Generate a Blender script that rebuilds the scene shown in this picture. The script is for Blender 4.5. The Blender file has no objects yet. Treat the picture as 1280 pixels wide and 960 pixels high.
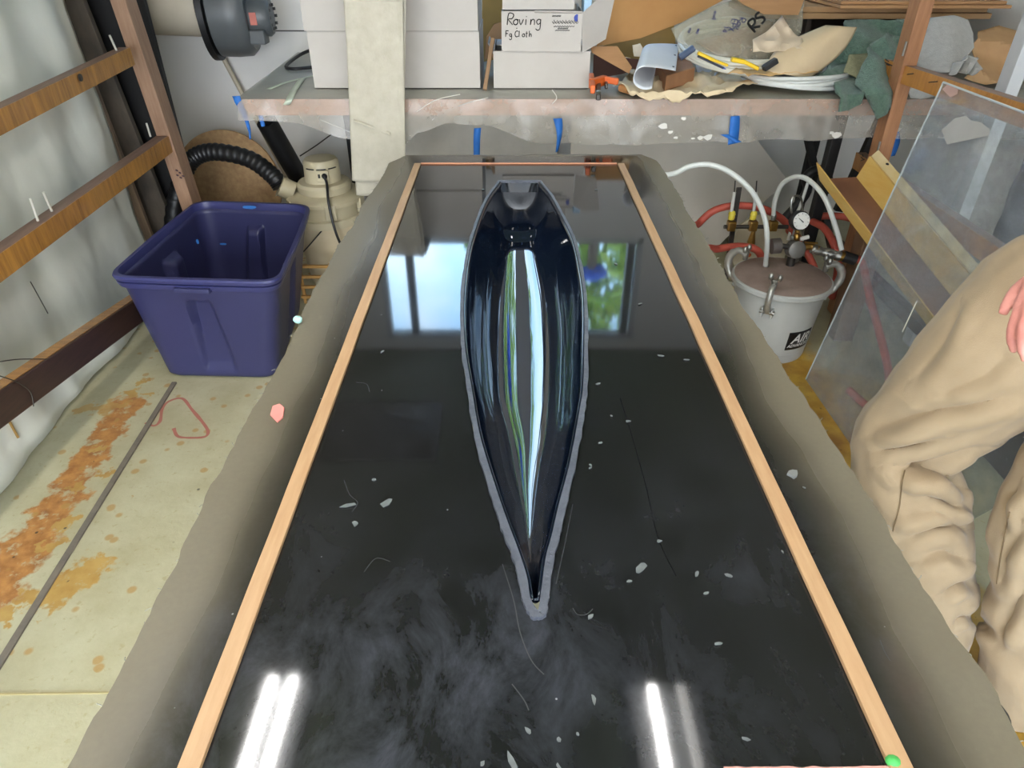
import bpy, bmesh, math, random
from mathutils import Vector, Matrix, noise
from mathutils.geometry import tessellate_polygon, delaunay_2d_cdt
random.seed(7)
scene = bpy.context.scene
COL = scene.collection
V = Vector
# ------------------------------------------------------------------ camera
F, CX, CY = 850.0, 640.0, 480.0
PITCH = math.atan(574.0 / F)
CP, SP = math.cos(PITCH), math.sin(PITCH)
CAMZ = 1.45
TZ = 0.80            # table top height
BZ = 0.90            # bench top height
BF = 2.78            # bench front edge
WY = 3.90            # far wall
CEIL = 2.50

def ray(px, py):
    u, v = (px - CX) / F, (py - CY) / F
    return V((u, CP - v * SP, -(SP + v * CP)))
def U(px, py, z=None, Y=None, X=None):
    d = ray(px, py)
    if z is not None: t = (z - CAMZ) / d.z
    elif Y is not None: t = Y / d.y
    else: t = X / d.x
    return V((0, 0, CAMZ)) + d * t
def M(px, py, z):
    """where a mirror image seen in the table top stands, at height z"""
    d = ray(px, py)
    t = (CAMZ - TZ + z - TZ) / -d.z
    return V((d.x * t, d.y * t, z))

cam = bpy.data.cameras.new('camera'); co = bpy.data.objects.new('camera', cam); COL.objects.link(co)
cam.sensor_width = 36; cam.lens = 36 * F / 1280; cam.clip_start = .02
co.location = (0, 0, CAMZ); co.rotation_euler = (math.pi / 2 - PITCH, 0, 0)
scene.camera = co

# ------------------------------------------------------------------ materials
def lin(c):
    return tuple(((x / 255) / 12.92 if x / 255 <= .04045 else ((x / 255 + .055) / 1.055) ** 2.4) for x in c)
class NT:
    def __init__(s, m): s.m = m; s.t = m.node_tree; s.n = s.t.nodes; s.l = s.t.links
    def new(s, k, **kw):
        n = s.n.new(k)
        for a, b in kw.items(): setattr(n, a, b)
        return n
    def link(s, a, b): s.l.new(a, b)
    def math(s, op, a, b=None, c=None, clamp=False):
        n = s.n.new('ShaderNodeMath'); n.operation = op; n.use_clamp = clamp
        for i, x in enumerate((a, b, c)):
            if x is None: continue
            if isinstance(x, (int, float)): n.inputs[i].default_value = x
            else: s.l.new(x, n.inputs[i])
        return n.outputs[0]
    def noise(s, scale, detail=4, rough=.55, vec=None, dist=0):
        n = s.n.new('ShaderNodeTexNoise'); n.inputs['Scale'].default_value = scale
        n.inputs['Detail'].default_value = detail; n.inputs['Roughness'].default_value = rough
        n.inputs['Distortion'].default_value = dist
        if vec is not None: s.l.new(vec, n.inputs['Vector'])
        return n.outputs['Fac']
    def ramp(s, fac, stops):
        n = s.n.new('ShaderNodeValToRGB'); e = n.color_ramp.elements
        while len(e) < len(stops): e.new(.5)
        for k, (p, c) in enumerate(stops):
            e[k].position = p; e[k].color = (*c[:3], 1) if isinstance(c, (tuple, list)) else (c, c, c, 1)
        s.l.new(fac, n.inputs[0]); return n.outputs[0]
    def mix(s, fac, a, b):
        n = s.n.new('ShaderNodeMix'); n.data_type = 'RGBA'
        for k, x in ((0, fac), (6, a), (7, b)):
            if isinstance(x, (int, float)): n.inputs[k].default_value = x
            elif isinstance(x, (tuple, list)): n.inputs[k].default_value = (*x[:3], 1)
            else: s.l.new(x, n.inputs[k])
        return n.outputs[2]
    def coord(s, kind='Object', scale=None, rot=None):
        c = s.n.new('ShaderNodeTexCoord').outputs[kind]
        if scale or rot:
            mp = s.n.new('ShaderNodeMapping')
            if scale: mp.inputs['Scale'].default_value = scale
            if rot: mp.inputs['Rotation'].default_value = rot
            s.l.new(c, mp.inputs[0]); return mp.outputs[0]
        return c
    def bump(s, h, strength, dist=.01):
        b = s.n.new('ShaderNodeBump'); b.inputs['Strength'].default_value = strength; b.inputs['Distance'].default_value = dist
        s.l.new(h, b.inputs['Height']); return b.outputs[0]
def base(name):
    m = bpy.data.materials.new(name); m.use_nodes = True
    n = NT(m); return m, n, n.n['Principled BSDF']
MATS = {}
def mat(name, c, rough=.6, metal=0, c2=None, scale=8, stretch=None, var=.5, bump=0, bscale=60, spec=None, coat=0, alpha=None, trans=0, sheen=0, world=False):
    """plain surface with a second tone in a noise pattern and a fine bump"""
    if name in MATS: return MATS[name]
    m, n, p = base(name)
    c = lin(c); c2 = lin(c2) if c2 else tuple(x * .8 for x in c)
    vec = n.coord('Object', stretch)
    f = n.noise(scale, 5, .6, vec)
    f = n.ramp(f, [(.5 - .25 * var - .1, 0.0), (.5 + .25 * var + .1, 1.0)])
    n.link(n.mix(f, c, c2), p.inputs['Base Color'])
    p.inputs['Roughness'].default_value = rough; p.inputs['Metallic'].default_value = metal
    if spec is not None: p.inputs['Specular IOR Level'].default_value = spec
    if coat: p.inputs['Coat Weight'].default_value = coat
    if sheen: p.inputs['Sheen Weight'].default_value = sheen
    if alpha is not None: p.inputs['Alpha'].default_value = alpha
    if trans: p.inputs['Transmission Weight'].default_value = trans
    if bump:
        n.link(n.bump(n.noise(bscale, 4, .6, vec), bump), p.inputs['Normal'])
    MATS[name] = m
    return m
def emit(name, c, s):
    m, n, p = base(name)
    p.inputs['Base Color'].default_value = (.9, .9, .9, 1)
    p.inputs['Emission Color'].default_value = (*c, 1); p.inputs['Emission Strength'].default_value = s
    return m
def film(name, c, opac, rough=.25, nscale=6, lo=.6, hi=1.0):
    """thin clear sheet: lets light through, with a dusty haze and gloss of its own"""
    m, n, p = base(name)
    n.n.remove(p)
    out = n.n['Material Output']
    tr = n.new('ShaderNodeBsdfTransparent'); tr.inputs[0].default_value = (.93, .95, .93, 1)
    df = n.new('ShaderNodeBsdfDiffuse'); df.inputs[0].default_value = (*lin(c), 1)
    gl = n.new('ShaderNodeBsdfGlossy'); gl.inputs['Roughness'].default_value = rough
    lw = n.new('ShaderNodeLayerWeight'); lw.inputs[0].default_value = .5
    fr_ = n.math('MULTIPLY_ADD', n.math('POWER', lw.outputs['Facing'], 4.0), .6, .035)
    f = n.noise(nscale, 6, .65, n.coord('Object'))
    f = n.math('MULTIPLY', n.ramp(f, [(.3, lo), (.7, hi)]), opac, clamp=True)
    m1 = n.new('ShaderNodeMixShader'); n.link(f, m1.inputs[0]); n.link(tr.outputs[0], m1.inputs[1]); n.link(df.outputs[0], m1.inputs[2])
    m2 = n.new('ShaderNodeMixShader'); n.link(fr_, m2.inputs[0]); n.link(m1.outputs[0], m2.inputs[1]); n.link(gl.outputs[0], m2.inputs[2])
    n.link(m2.outputs[0], out.inputs[0])
    return m

# ------------------------------------------------------------------ mesh builder
ORG = {}
def origin_of(o):
    while o.parent is not None: o = o.parent
    return V(o.location)
class MB:
    def __init__(s): s.v = []; s.f = []
    def add(s, vs, fs):
        b = len(s.v); s.v += [V(x) for x in vs]; s.f += [tuple(b + i for i in f) for f in fs]; return s
    def box(s, c, size, rot=None):
        x, y, z = (k / 2 for k in size); c = V(c)
        vs = [V((a * x, b * y, d * z)) for d in (-1, 1) for b in (-1, 1) for a in (-1, 1)]
        if rot is not None: vs = [rot @ q for q in vs]
        return s.add([c + q for q in vs], [(0, 2, 3, 1), (4, 5, 7, 6), (0, 1, 5, 4), (2, 6, 7, 3), (0, 4, 6, 2), (1, 3, 7, 5)])
    def bar(s, p, q, w, h, up=(0, 0, 1)):
        p, q = V(p), V(q); d = (q - p).normalized(); sd = d.cross(V(up)).normalized(); u = sd.cross(d)
        vs = [e + sd * (a * w / 2) + u * (b * h / 2) for e in (p, q) for a, b in ((-1, -1), (1, -1), (1, 1), (-1, 1))]
        return s.add(vs, [(3, 2, 1, 0), (4, 5, 6, 7), (0, 1, 5, 4), (1, 2, 6, 5), (2, 3, 7, 6), (3, 0, 4, 7)])
    def tube(s, pts, r, seg=10, closed=False, caps=True, ell=None):
        pts = [V(p) for p in pts]; n = len(pts)
        rs = list(r) if isinstance(r, (list, tuple)) else [r] * n
        T = []
        for i in range(n):
            a = pts[i - 1] if (i or closed) else pts[0]; b = pts[(i + 1) % n] if (i < n - 1 or closed) else pts[-1]
            T.append((b - a).normalized())
        ref = V((0, 0, 1)) if abs(T[0].z) < .9 else V((1, 0, 0))
        nrm = (ref - T[0] * ref.dot(T[0])).normalized()
        vs = []
        for i in range(n):
            nrm = (nrm - T[i] * nrm.dot(T[i])).normalized(); bi = T[i].cross(nrm)
            for k in range(seg):
                a = 2 * math.pi * k / seg
                vs.append(pts[i] + (nrm * math.cos(a) + bi * math.sin(a)) * rs[i])
        fs = []
        for i in range(n if closed else n - 1):
            j = (i + 1) % n
            for k in range(seg):
                l = (k + 1) % seg
                fs.append((i * seg + k, i * seg + l, j * seg + l, j * seg + k))
        if caps and not closed:
            fs.append(tuple(range(seg))[::-1]); fs.append(tuple((n - 1) * seg + k for k in range(seg)))
        return s.add(vs, fs)
    def lathe(s, prof, c, seg=32, axis=(0, 0, 1), capb=True, capt=True):
        ax = V(axis).normalized(); ref = V((1, 0, 0)) if abs(ax.x) < .9 else V((0, 1, 0))
        a1 = (ref - ax * ref.dot(ax)).normalized(); a2 = ax.cross(a1); c = V(c); vs = []; n = len(prof)
        for r, h in prof:
            for k in range(seg):
                t = 2 * math.pi * k / seg
                vs.append(c + ax * h + (a1 * math.cos(t) + a2 * math.sin(t)) * r)
        fs = [(i * seg + k, i * seg + (k + 1) % seg, (i + 1) * seg + (k + 1) % seg, (i + 1) * seg + k) for i in range(n - 1) for k in range(seg)]
        if capb: fs.append(tuple(range(seg))[::-1])
        if capt: fs.append(tuple((n - 1) * seg + k for k in range(seg)))
        return s.add(vs, fs)
    def sphere(s, c, r, seg=14, rings=8, sc=(1, 1, 1), rot=None):
        prof = [(math.sin(math.pi * i / rings) * r + 1e-5, -math.cos(math.pi * i / rings) * r) for i in range(rings + 1)]
        b = len(s.v); s.lathe(prof, (0, 0, 0), seg)
        for i in range(b, len(s.v)):
            q = V((s.v[i].x * sc[0], s.v[i].y * sc[1], s.v[i].z * sc[2]))
            s.v[i] = (rot @ q if rot is not None else q) + V(c)
        return s
    def grid(s, fn, nu, nv, closeu=False):
        vs = [V(fn(i / nu, j / nv)) for j in range(nv + 1) for i in range(nu + 1)]
        return s.add(vs, [(j * (nu + 1) + i, j * (nu + 1) + i + 1, (j + 1) * (nu + 1) + i + 1, (j + 1) * (nu + 1) + i) for j in range(nv) for i in range(nu)])
    def slab(s, poly, off):
        """flat polygon of world points given a thickness along off"""
        poly = [V(p) for p in poly]; off = V(off); n = len(poly)
        tri = tessellate_polygon([poly])
        fs = [tuple(t) for t in tri] + [tuple(i + n for i in reversed(t)) for t in tri]
        fs += [(i, (i + 1) % n, n + (i + 1) % n, n + i) for i in range(n)]
        return s.add(poly + [p + off for p in poly], fs)
    def build(s, name, m, parent=None, smooth=True, angle=40, bevel=0, subsurf=0, solid=0, org=None, offset=-1, fix=True):
        o0 = origin_of(parent) if parent is not None else (V(org) if org is not None else s.base())
        me = bpy.data.meshes.new(name); me.from_pydata([tuple(p - o0) for p in s.v], [], s.f); me.update()
        if fix:
            b = bmesh.new(); b.from_mesh(me); bmesh.ops.recalc_face_normals(b, faces=b.faces[:]); b.to_mesh(me); b.free()
        me.materials.append(m)
        if smooth:
            me.polygons.foreach_set('use_smooth', [True] * len(me.polygons))
            try: me.set_sharp_from_angle(angle=math.radians(angle))
            except Exception: pass
        o = bpy.data.objects.new(name, me); COL.objects.link(o)
        if parent is not None: o.parent = parent
        else: o.location = o0
        if bevel:
            md = o.modifiers.new('bevel', 'BEVEL'); md.width = bevel; md.segments = 2; md.limit_method = 'ANGLE'; md.angle_limit = math.radians(35)
        if solid:
            md = o.modifiers.new('solid', 'SOLIDIFY'); md.thickness = solid; md.offset = offset
        if subsurf:
            md = o.modifiers.new('sub', 'SUBSURF'); md.levels = subsurf; md.render_levels = subsurf
        return o
    def base(s):
        xs = [p.x for p in s.v]; ys = [p.y for p in s.v]
        return V(((min(xs) + max(xs)) / 2, (min(ys) + max(ys)) / 2, min(p.z for p in s.v)))
def tag(o, label=None, cat=None, group=None, kind=None):
    if label: o['label'] = label
    if cat: o['category'] = cat
    if group: o['group'] = group
    if kind: o['kind'] = kind
    return o
def thing(name, label, cat, loc, group=None):
    o = bpy.data.objects.new(name, None); o.empty_display_size = .05; COL.objects.link(o); o.location = V(loc)
    return tag(o, label, cat, group)
def struct(o): o['kind'] = 'structure'; return o
def cat_curve(pts, n=8, closed=False):
    """smooth curve through points"""
    pts = [V(p) for p in pts]; N = len(pts); out = []
    for i in range(N if closed else N - 1):
        g = (lambda k: pts[k % N]) if closed else (lambda k: pts[min(max(k, 0), N - 1)])
        p0, p1, p2, p3 = g(i - 1), g(i), g(i + 1), g(i + 2)
        for k in range(n):
            t = k / n
            out.append(.5 * ((2 * p1) + (p2 - p0) * t + (2 * p0 - 5 * p1 + 4 * p2 - p3) * t * t + (3 * p1 - p0 - 3 * p2 + p3) * t ** 3))
    if not closed: out.append(pts[-1])
    return out
def nz(p, s=1.0, seed=0): return noise.noise(V(p) * s + V((seed * 7.13, seed * 3.7, seed * 1.9)))
def ridge(p, s, seed=0):
    return 1 - abs(nz(p, s, seed)) * 2

def px_sheet(pxpoly, place, step=6, lift=None):
    """sheet over a picked outline: place(px,py) gives the point in the room, lift(p) its crumple"""
    from math import floor
    poly = [V((x, y)) for x, y in pxpoly]
    pts = []; n = len(poly)
    for i in range(n):
        a, b = poly[i], poly[(i + 1) % n]; k = max(1, int((b - a).length / step))
        for j in range(k): pts.append(a.lerp(b, j / k))
    nb = len(pts); edges = [(i, (i + 1) % nb) for i in range(nb)]
    xs = [p.x for p in poly]; ys = [p.y for p in poly]
    def inside(x, y):
        c = False
        for i in range(n):
            a, b = poly[i], poly[i - 1]
            if (a.y > y) != (b.y > y) and x < (b.x - a.x) * (y - a.y) / (b.y - a.y) + a.x: c = not c
        return c
    y = min(ys)
    row = 0
    while y < max(ys):
        x = min(xs) + (row % 2) * step / 2
        while x < max(xs):
            if inside(x, y) and min((V((x, y)) - q).length for q in pts[:nb]) > step * .5: pts.append(V((x, y)))
            x += step
        y += step * .87; row += 1
    vo, _, fo, *_r = delaunay_2d_cdt(pts, edges, [], 1, 1e-4)
    out = []
    for q in vo:
        p = place(q.x, q.y)
        if lift: p = p + lift(p, q)
        out.append(p)
    return MB().add(out, [tuple(f) for f in fo])

# stroke letters for handwriting, unit boxes
LET = {
 'R': [[(0, 0), (.02, 1), (.45, 1), (.55, .8), (.4, .55), (.05, .5), (.55, 0)]],
 'o': [[(.25, .5), (.05, .35), (.05, .12), (.25, 0), (.45, .12), (.45, .36), (.25, .5), (.5, .45)]],
 'v': [[(0, .5), (.2, 0), (.42, .5)]], 'i': [[(.1, .5), (.12, 0)], [(.1, .72), (.12, .76)]],
 'n': [[(0, .5), (.03, 0), (.06, .35), (.22, .5), (.38, .4), (.42, 0)]],
 'g': [[(.42, .45), (.2, .5), (.03, .3), (.2, .05), (.42, .2), (.42, .5), (.45, -.3), (.25, -.5), (.02, -.35)]],
 'F': [[(0, 0), (0, 1)], [(0, 1), (.5, 1)], [(0, .55), (.38, .55)]],
 'C': [[(.55, .85), (.35, 1), (.08, .8), (0, .4), (.15, .05), (.4, 0), (.58, .15)]],
 'l': [[(.1, 1), (.1, 0)]], 't': [[(.15, .9), (.15, .05), (.3, 0)], [(0, .6), (.35, .6)]],
 'h': [[(0, 1), (0, 0), (.05, .35), (.22, .5), (.36, .4), (.4, 0)]],
 '+': [[(.1, .5), (.4, .5)], [(.25, .7), (.25, .3)]],
 'S': [[(.5, .9), (.2, 1), (.05, .75), (.45, .4), (.4, .08), (.05, .05)]],
 'E': [[(.5, 1), (0, 1), (0, 0), (.5, 0)], [(0, .5), (.4, .5)]],
 'P': [[(0, 0), (0, 1), (.45, .95), (.45, .55), (0, .5)]], 'X': [[(0, 0), (.5, 1)], [(0, 1), (.5, 0)]],
 'O': [[(.28, 1), (0, .6), (.05, .15), (.28, 0), (.5, .2), (.52, .7), (.28, 1)]],
 'a': [[(.4, .45), (.15, .5), (.02, .22), (.18, 0), (.4, .2), (.4, .5), (.45, 0)]],
 'e': [[(.05, .25), (.42, .28), (.3, .5), (.05, .35), (.1, .05), (.4, .05)]],
 'u': [[(0, .5), (.05, .05), (.3, .05), (.38, .5), (.42, 0)]], 'y': [[(0, .5), (.2, .05)], [(.42, .5), (.05, -.45)]],
 '1': [[(.1, .8), (.25, 1), (.25, 0)]], '4': [[(.4, 0), (.4, 1), (0, .35), (.55, .35)]],
 'm': [[(0, .5), (0, 0), (.05, .4), (.2, .5), (.25, 0), (.3, .4), (.45, .5), (.5, 0)]],
 'K': [[(0, 0), (0, 1)], [(.5, 1), (0, .45), (.5, 0)]], 'D': [[(0, 0), (0, 1), (.4, .8), (.45, .3), (0, 0)]],
 'H': [[(0, 0), (0, 1)], [(.45, 0), (.45, 1)], [(0, .5), (.45, .5)]], 'T': [[(.25, 0), (.25, 1)], [(0, 1), (.5, 1)]],
}
def write(mb, text, o, xd, yd, size, r, gap=.62, fn=None):
    xd, yd = V(xd).normalized(), V(yd).normalized(); x = 0
    for ch in text:
        for st in LET.get(ch, []):
            pts = [V(o) + xd * ((x + a) * size) + yd * (b * size) for a, b in st]
            if fn: pts = [fn(p) for p in pts]
            pts = cat_curve(pts, 3) if len(pts) > 2 else pts
            mb.tube(pts, r, 4)
        x += gap if ch != ' ' else .4
    return mb

# ------------------------------------------------------------------ palette
wall_m = mat('wall_paint', (236, 233, 228), .6, c2=(229, 226, 220), scale=3, bump=.05)
ceil_m = mat('ceiling_paint', (106, 120, 90), .8, c2=(92, 106, 76), scale=2)
white_trim = mat('white_trim', (216, 218, 220), .4, c2=(200, 202, 206))
batten_m = mat('grey_batten', (122, 112, 98), .7, c2=(100, 92, 82), scale=20)
wood_m = mat('rack_wood', (164, 130, 104), .55, c2=(140, 106, 82), scale=14, stretch=(6, 6, .6), bump=.15)
dark_wood = mat('dark_rail', (70, 48, 40), .4, c2=(48, 34, 30), scale=14, stretch=(6, .6, 6))
resin_wood = mat('resin_soaked_wood', (196, 142, 68), .28, c2=(112, 68, 32), scale=7, stretch=(1, 9, 1), var=.9, bump=.2, coat=.4)
rail_wood = mat('rail_top_wood', (150, 120, 104), .5, c2=(122, 94, 80), scale=12, stretch=(6, .8, 6))
black_m = mat('black_board', (14, 13, 14), .55, c2=(22, 20, 20))
cardboard = mat('cardboard', (186, 142, 98), .75, c2=(166, 122, 82), scale=5, stretch=(1, 1, 8), bump=.05)
kraft = mat('kraft_paper', (196, 158, 112), .7, c2=(172, 132, 92), scale=6, bump=.08, bscale=25)
amber_card = mat('amber_card', (198, 150, 96), .4, c2=(176, 124, 74), scale=3, coat=.2)
olive_card = mat('yellow_olive_card', (176, 146, 74), .45, c2=(150, 122, 62), scale=3)
cream_paper = mat('cream_paper', (222, 200, 164), .7, c2=(206, 182, 146), scale=5, bump=.05)
white_box = mat('white_card', (194, 188, 181), .75, c2=(186, 180, 172), scale=6, bump=.03)
ink = mat('ink', (20, 20, 22), .6)
blue_ink = mat('blue_ink', (40, 46, 110), .6)
blue_tape = mat('blue_tape', (36, 110, 190), .6, c2=(28, 92, 170), scale=30, bump=.1)
steel = mat('steel', (170, 168, 162), .32, .9, c2=(140, 138, 132), scale=20)
dark_steel = mat('dark_steel', (92, 88, 84), .4, .8, c2=(70, 66, 62), scale=20)
brass = mat('brass', (176, 140, 74), .32, .9, c2=(140, 104, 52), scale=30)
red_rubber = mat('red_rubber', (186, 84, 66), .55, c2=(166, 70, 56), scale=12)
tube_white = mat('clear_white_tube', (220, 220, 214), .3, c2=(206, 208, 202), scale=10)
grey_paint = mat('grey_pot_paint', (182, 184, 180), .35, c2=(166, 166, 162), scale=5)
vac_cream = mat('vacuum_cream', (192, 182, 154), .45, c2=(178, 166, 136), scale=6)
black_rubber = mat('black_rubber', (24, 24, 26), .45, c2=(34, 34, 36))
pale_wood = mat('pale_strip_wood', (182, 148, 110), .5, c2=(166, 128, 90), scale=16, stretch=(8, .7, 8), bump=.05)

# ------------------------------------------------------------------ floor
def seg_dist(n, xy, a, b):
    """distance of the floor point from a segment, as nodes"""
    ax, ay = a; bx, by = b; dx, dy = bx - ax, by - ay; L2 = dx * dx + dy * dy
    X, Y = xy
    t = n.math('MULTIPLY_ADD', n.math('SUBTRACT', X, ax), dx / L2, n.math('MULTIPLY', n.math('SUBTRACT', Y, ay), dy / L2), clamp=True)
    ex = n.math('SUBTRACT', X, n.math('MULTIPLY_ADD', t, dx, ax)); ey = n.math('SUBTRACT', Y, n.math('MULTIPLY_ADD', t, dy, ay))
    return n.math('SQRT', n.math('ADD', n.math('MULTIPLY', ex, ex), n.math('MULTIPLY', ey, ey)))
def floor_material():
    m, n, p = base('stained_floor')
    c = n.coord('Object')
    sx = n.new('ShaderNodeSeparateXYZ'); n.link(c, sx.inputs[0])
    # wobble the coordinates so that spills get ragged rims
    w1 = n.math('MULTIPLY', n.math('SUBTRACT', n.noise(16, 4, .6, c), .5), .16)
    w2 = n.math('MULTIPLY', n.math('SUBTRACT', n.noise(19, 4, .6, n.coord('Object', None, (0, 0, 1.2))), .5), .16)
    X = n.math('ADD', sx.outputs[0], w1); Y = n.math('ADD', sx.outputs[1], w2)
    cream = n.mix(n.ramp(n.noise(5, 6, .65, c), [(.35, 0.), (.7, 1.)]), lin((187, 182, 150)), lin((168, 159, 124)))
    cream = n.mix(n.ramp(n.noise(48, 3, .6, c), [(.60, 0.), (.70, .55)]), cream, lin((160, 146, 104)))
    col = cream
    # grey-green paint along the left wall
    holes = n.ramp(n.noise(21, 5, .65, c), [(.36, .15), (.46, 1.)])
    def spill(col, a, b, r, soft, tone, amt=1.0):
        d = seg_dist(n, (X, Y), a, b)
        f = n.ramp(n.math('DIVIDE', d, r), [(max(0, 1 - soft), amt), (1.0, 0.0)])
        if r > .035 and r < .1: f = n.math('MULTIPLY', f, holes)
        return n.mix(f, col, tone)
    def gp(px, py): q = U(px, py, z=0); return (q.x, q.y)
    ru = n.mix(n.ramp(n.noise(22, 5, .6, c), [(.35, 0.), (.68, 1.)]), lin((188, 134, 72)), lin((146, 92, 46)))
    gold = n.mix(n.ramp(n.noise(12, 4, .6, c), [(.4, 0.), (.7, 1.)]), lin((184, 150, 84)), lin((164, 122, 56)))
    col = spill(col, gp(160, 505), gp(110, 575), .060, .25, ru)
    col = spill(col, gp(110, 575), gp(45, 670), .065, .25, ru)
    col = spill(col, gp(45, 670), gp(-60, 800), .085, .25, ru)
    col = spill(col, gp(115, 712), gp(70, 745), .055, .2, gold)
    col = spill(col, gp(102, 513), gp(150, 507), .028, .2, gold, .8)
    for a, b, r in ((165, 490, .03), (180, 476, .02), (185, 492, .015), (95, 608, .03), (78, 655, .03), (62, 680, .025), (30, 745, .03), (12, 770, .03), (128, 593, .02), (120, 560, .018)):
        col = spill(col, gp(a, b), gp(a + 3, b + 1), r, .3, gold)
    # spots scattered over the cream boards
    vo = n.new('ShaderNodeTexVoronoi'); vo.inputs['Scale'].default_value = 15; n.link(c, vo.inputs['Vector'])
    keep = n.math('GREATER_THAN', n.noise(6, 2, .5, c), .46)
    spot = n.math('MULTIPLY', n.ramp(vo.outputs['Distance'], [(.15, 1.), (.22, 0.)]), keep)
    left = n.math('LESS_THAN', sx.outputs[0], -.3)
    col = n.mix(n.math('MULTIPLY', n.math('MULTIPLY', spot, .75), left), col, lin((170, 132, 70)))
    vo2 = n.new('ShaderNodeTexVoronoi'); vo2.inputs['Scale'].default_value = 21; n.link(n.coord('Object', None, (0, 0, .7)), vo2.inputs['Vector'])
    keep2 = n.math('GREATER_THAN', n.noise(9, 2, .5, n.coord('Object', None, (0, 0, 2.))), .6)
    col = n.mix(n.math('MULTIPLY', n.ramp(vo2.outputs['Distance'], [(.07, .8), (.12, 0.)]), keep2), col, lin((54, 50, 44)))
    # amber resin over the right side
    amber = n.mix(n.ramp(n.noise(7, 5, .6, c), [(.35, 0.), (.65, 1.)]), lin((206, 166, 70)), lin((150, 104, 30)))
    amber = n.mix(n.ramp(n.noise(55, 3, .5, c), [(.66, 0.), (.7, .8)]), amber, lin((58, 40, 24)))
    col = spill(col, (.92, 2.5), (.92, .2), .34, .25, amber)
    col = spill(col, (1.28, 2.1), (1.3, 1.7), .16, .3, amber, .6)
    n.link(col, p.inputs['Base Color']); p.inputs['Roughness'].default_value = .42
    n.link(n.bump(n.noise(40, 5, .6, c), .12), p.inputs['Normal'])
    return m
def room_box(name, x0, x1, y0, y1, z0, z1, m):
    return struct(MB().box(((x0 + x1) / 2, (y0 + y1) / 2, (z0 + z1) / 2), (x1 - x0, y1 - y0, z1 - z0)).build(name, m, smooth=False, org=(0, 0, 0)))
RX0, RX1, RY0, RY1 = -2.0, 2.10, -2.6, WY
floor = room_box('floor', RX0 - .1, RX1 + .1, RY0 - .1, WY + .1, -.1, 0, floor_material())
room_box('ceiling', RX0 - .1, RX1 + .1, RY0 - .1, WY + .1, CEIL, CEIL + .1, ceil_m)
room_box('wall_left', RX0 - .1, RX0, RY0, WY, 0, CEIL, wall_m)
room_box('wall_right', RX1, RX1 + .1, RY0, WY, 0, CEIL, wall_m)
wr_ = MB()
for a_, b_, c_, d_ in ((RX0, -1.7, 0, CEIL), (1.6, RX1, 0, CEIL), (-1.7, 1.6, 2.2, CEIL)):
    wr_.box(((a_ + b_) / 2, RY0 - .05, (c_ + d_) / 2), (b_ - a_, .1, d_ - c_))
struct(wr_.build('wall_rear', wall_m, smooth=False, org=(0, RY0, 0)))
# unseen open garage doorway behind the camera, added for fill daylight
dr_ = MB()
for a_, b_, c_, d_ in ((-1.7, -1.64, 0, 2.2), (1.54, 1.6, 0, 2.2), (-1.64, 1.54, 2.14, 2.2)):
    dr_.box(((a_ + b_) / 2, RY0 - .05, (c_ + d_) / 2), (b_ - a_, .13, d_ - c_))
struct(dr_.build('fill_door_1', white_trim, smooth=False, bevel=.003))
# far wall with two window openings above the bench
WINS = [(-.82, -.02, 1.72, 2.42), (.13, .80, 1.72, 2.42)]
wb = MB()
def wbox(x0, x1, z0, z1): wb.box(((x0 + x1) / 2, WY + .05, (z0 + z1) / 2), (x1 - x0, .1, z1 - z0))
wbox(RX0, RX1, 0, 1.72); wbox(RX0, RX1, 2.42, CEIL)
wbox(RX0, -.82, 1.72, 2.42); wbox(-.02, .13, 1.72, 2.42); wbox(.80, RX1, 1.72, 2.42)
wall_back = struct(wb.build('wall_back', wall_m, smooth=False, org=(0, WY, 0)))
glass_clear = film('window_glass', (200, 205, 205), .03, .02)
for k, (x0, x1, z0, z1) in enumerate(WINS):
    f = MB(); y = WY + .03
    for a, b, c, d in ((x0, x0 + .035, z0, z1), (x1 - .035, x1, z0, z1), (x0, x1, z0, z0 + .035), (x0, x1, z1 - .035, z1)):
        f.box(((a + b) / 2, y, (c + d) / 2), (b - a, .07, d - c))
    wf = struct(f.build('window_%d' % (k + 1), white_trim, smooth=False, bevel=.003))
    mx = -.635 if k == 0 else .73
    MB().box((mx, y, (z0 + z1) / 2), (.045, .06, z1 - z0 - .06)).build('mullion', mat('grey_mullion', (92, 96, 104), .5), wf, smooth=False)
    MB().box(((x0 + x1) / 2, y + .01, (z0 + z1) / 2), (x1 - x0 - .06, .005, z1 - z0 - .06)).build('pane', glass_clear, wf, smooth=False)
# panel joint on the far wall and grey batten over the floor joint
struct(MB().box((-1.45, WY - .002, 1.0), (1.1, .004, .006)).build('trim_1', mat('joint', (96, 92, 88), .8), smooth=False))
a, b = U(218, 478, z=.004), U(-60, 925, z=.004)
struct(MB().bar(a, b, .018, .008).build('trim_2', batten_m, smooth=False, bevel=.002))
a, b = U(-20, 868, z=.0015), U(128, 864, z=.0015)
struct(MB().bar(a, b + V((.25, 0, 0)), .004, .003).build('trim_3', mat('seam', (176, 160, 112), .8), smooth=False))
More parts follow.
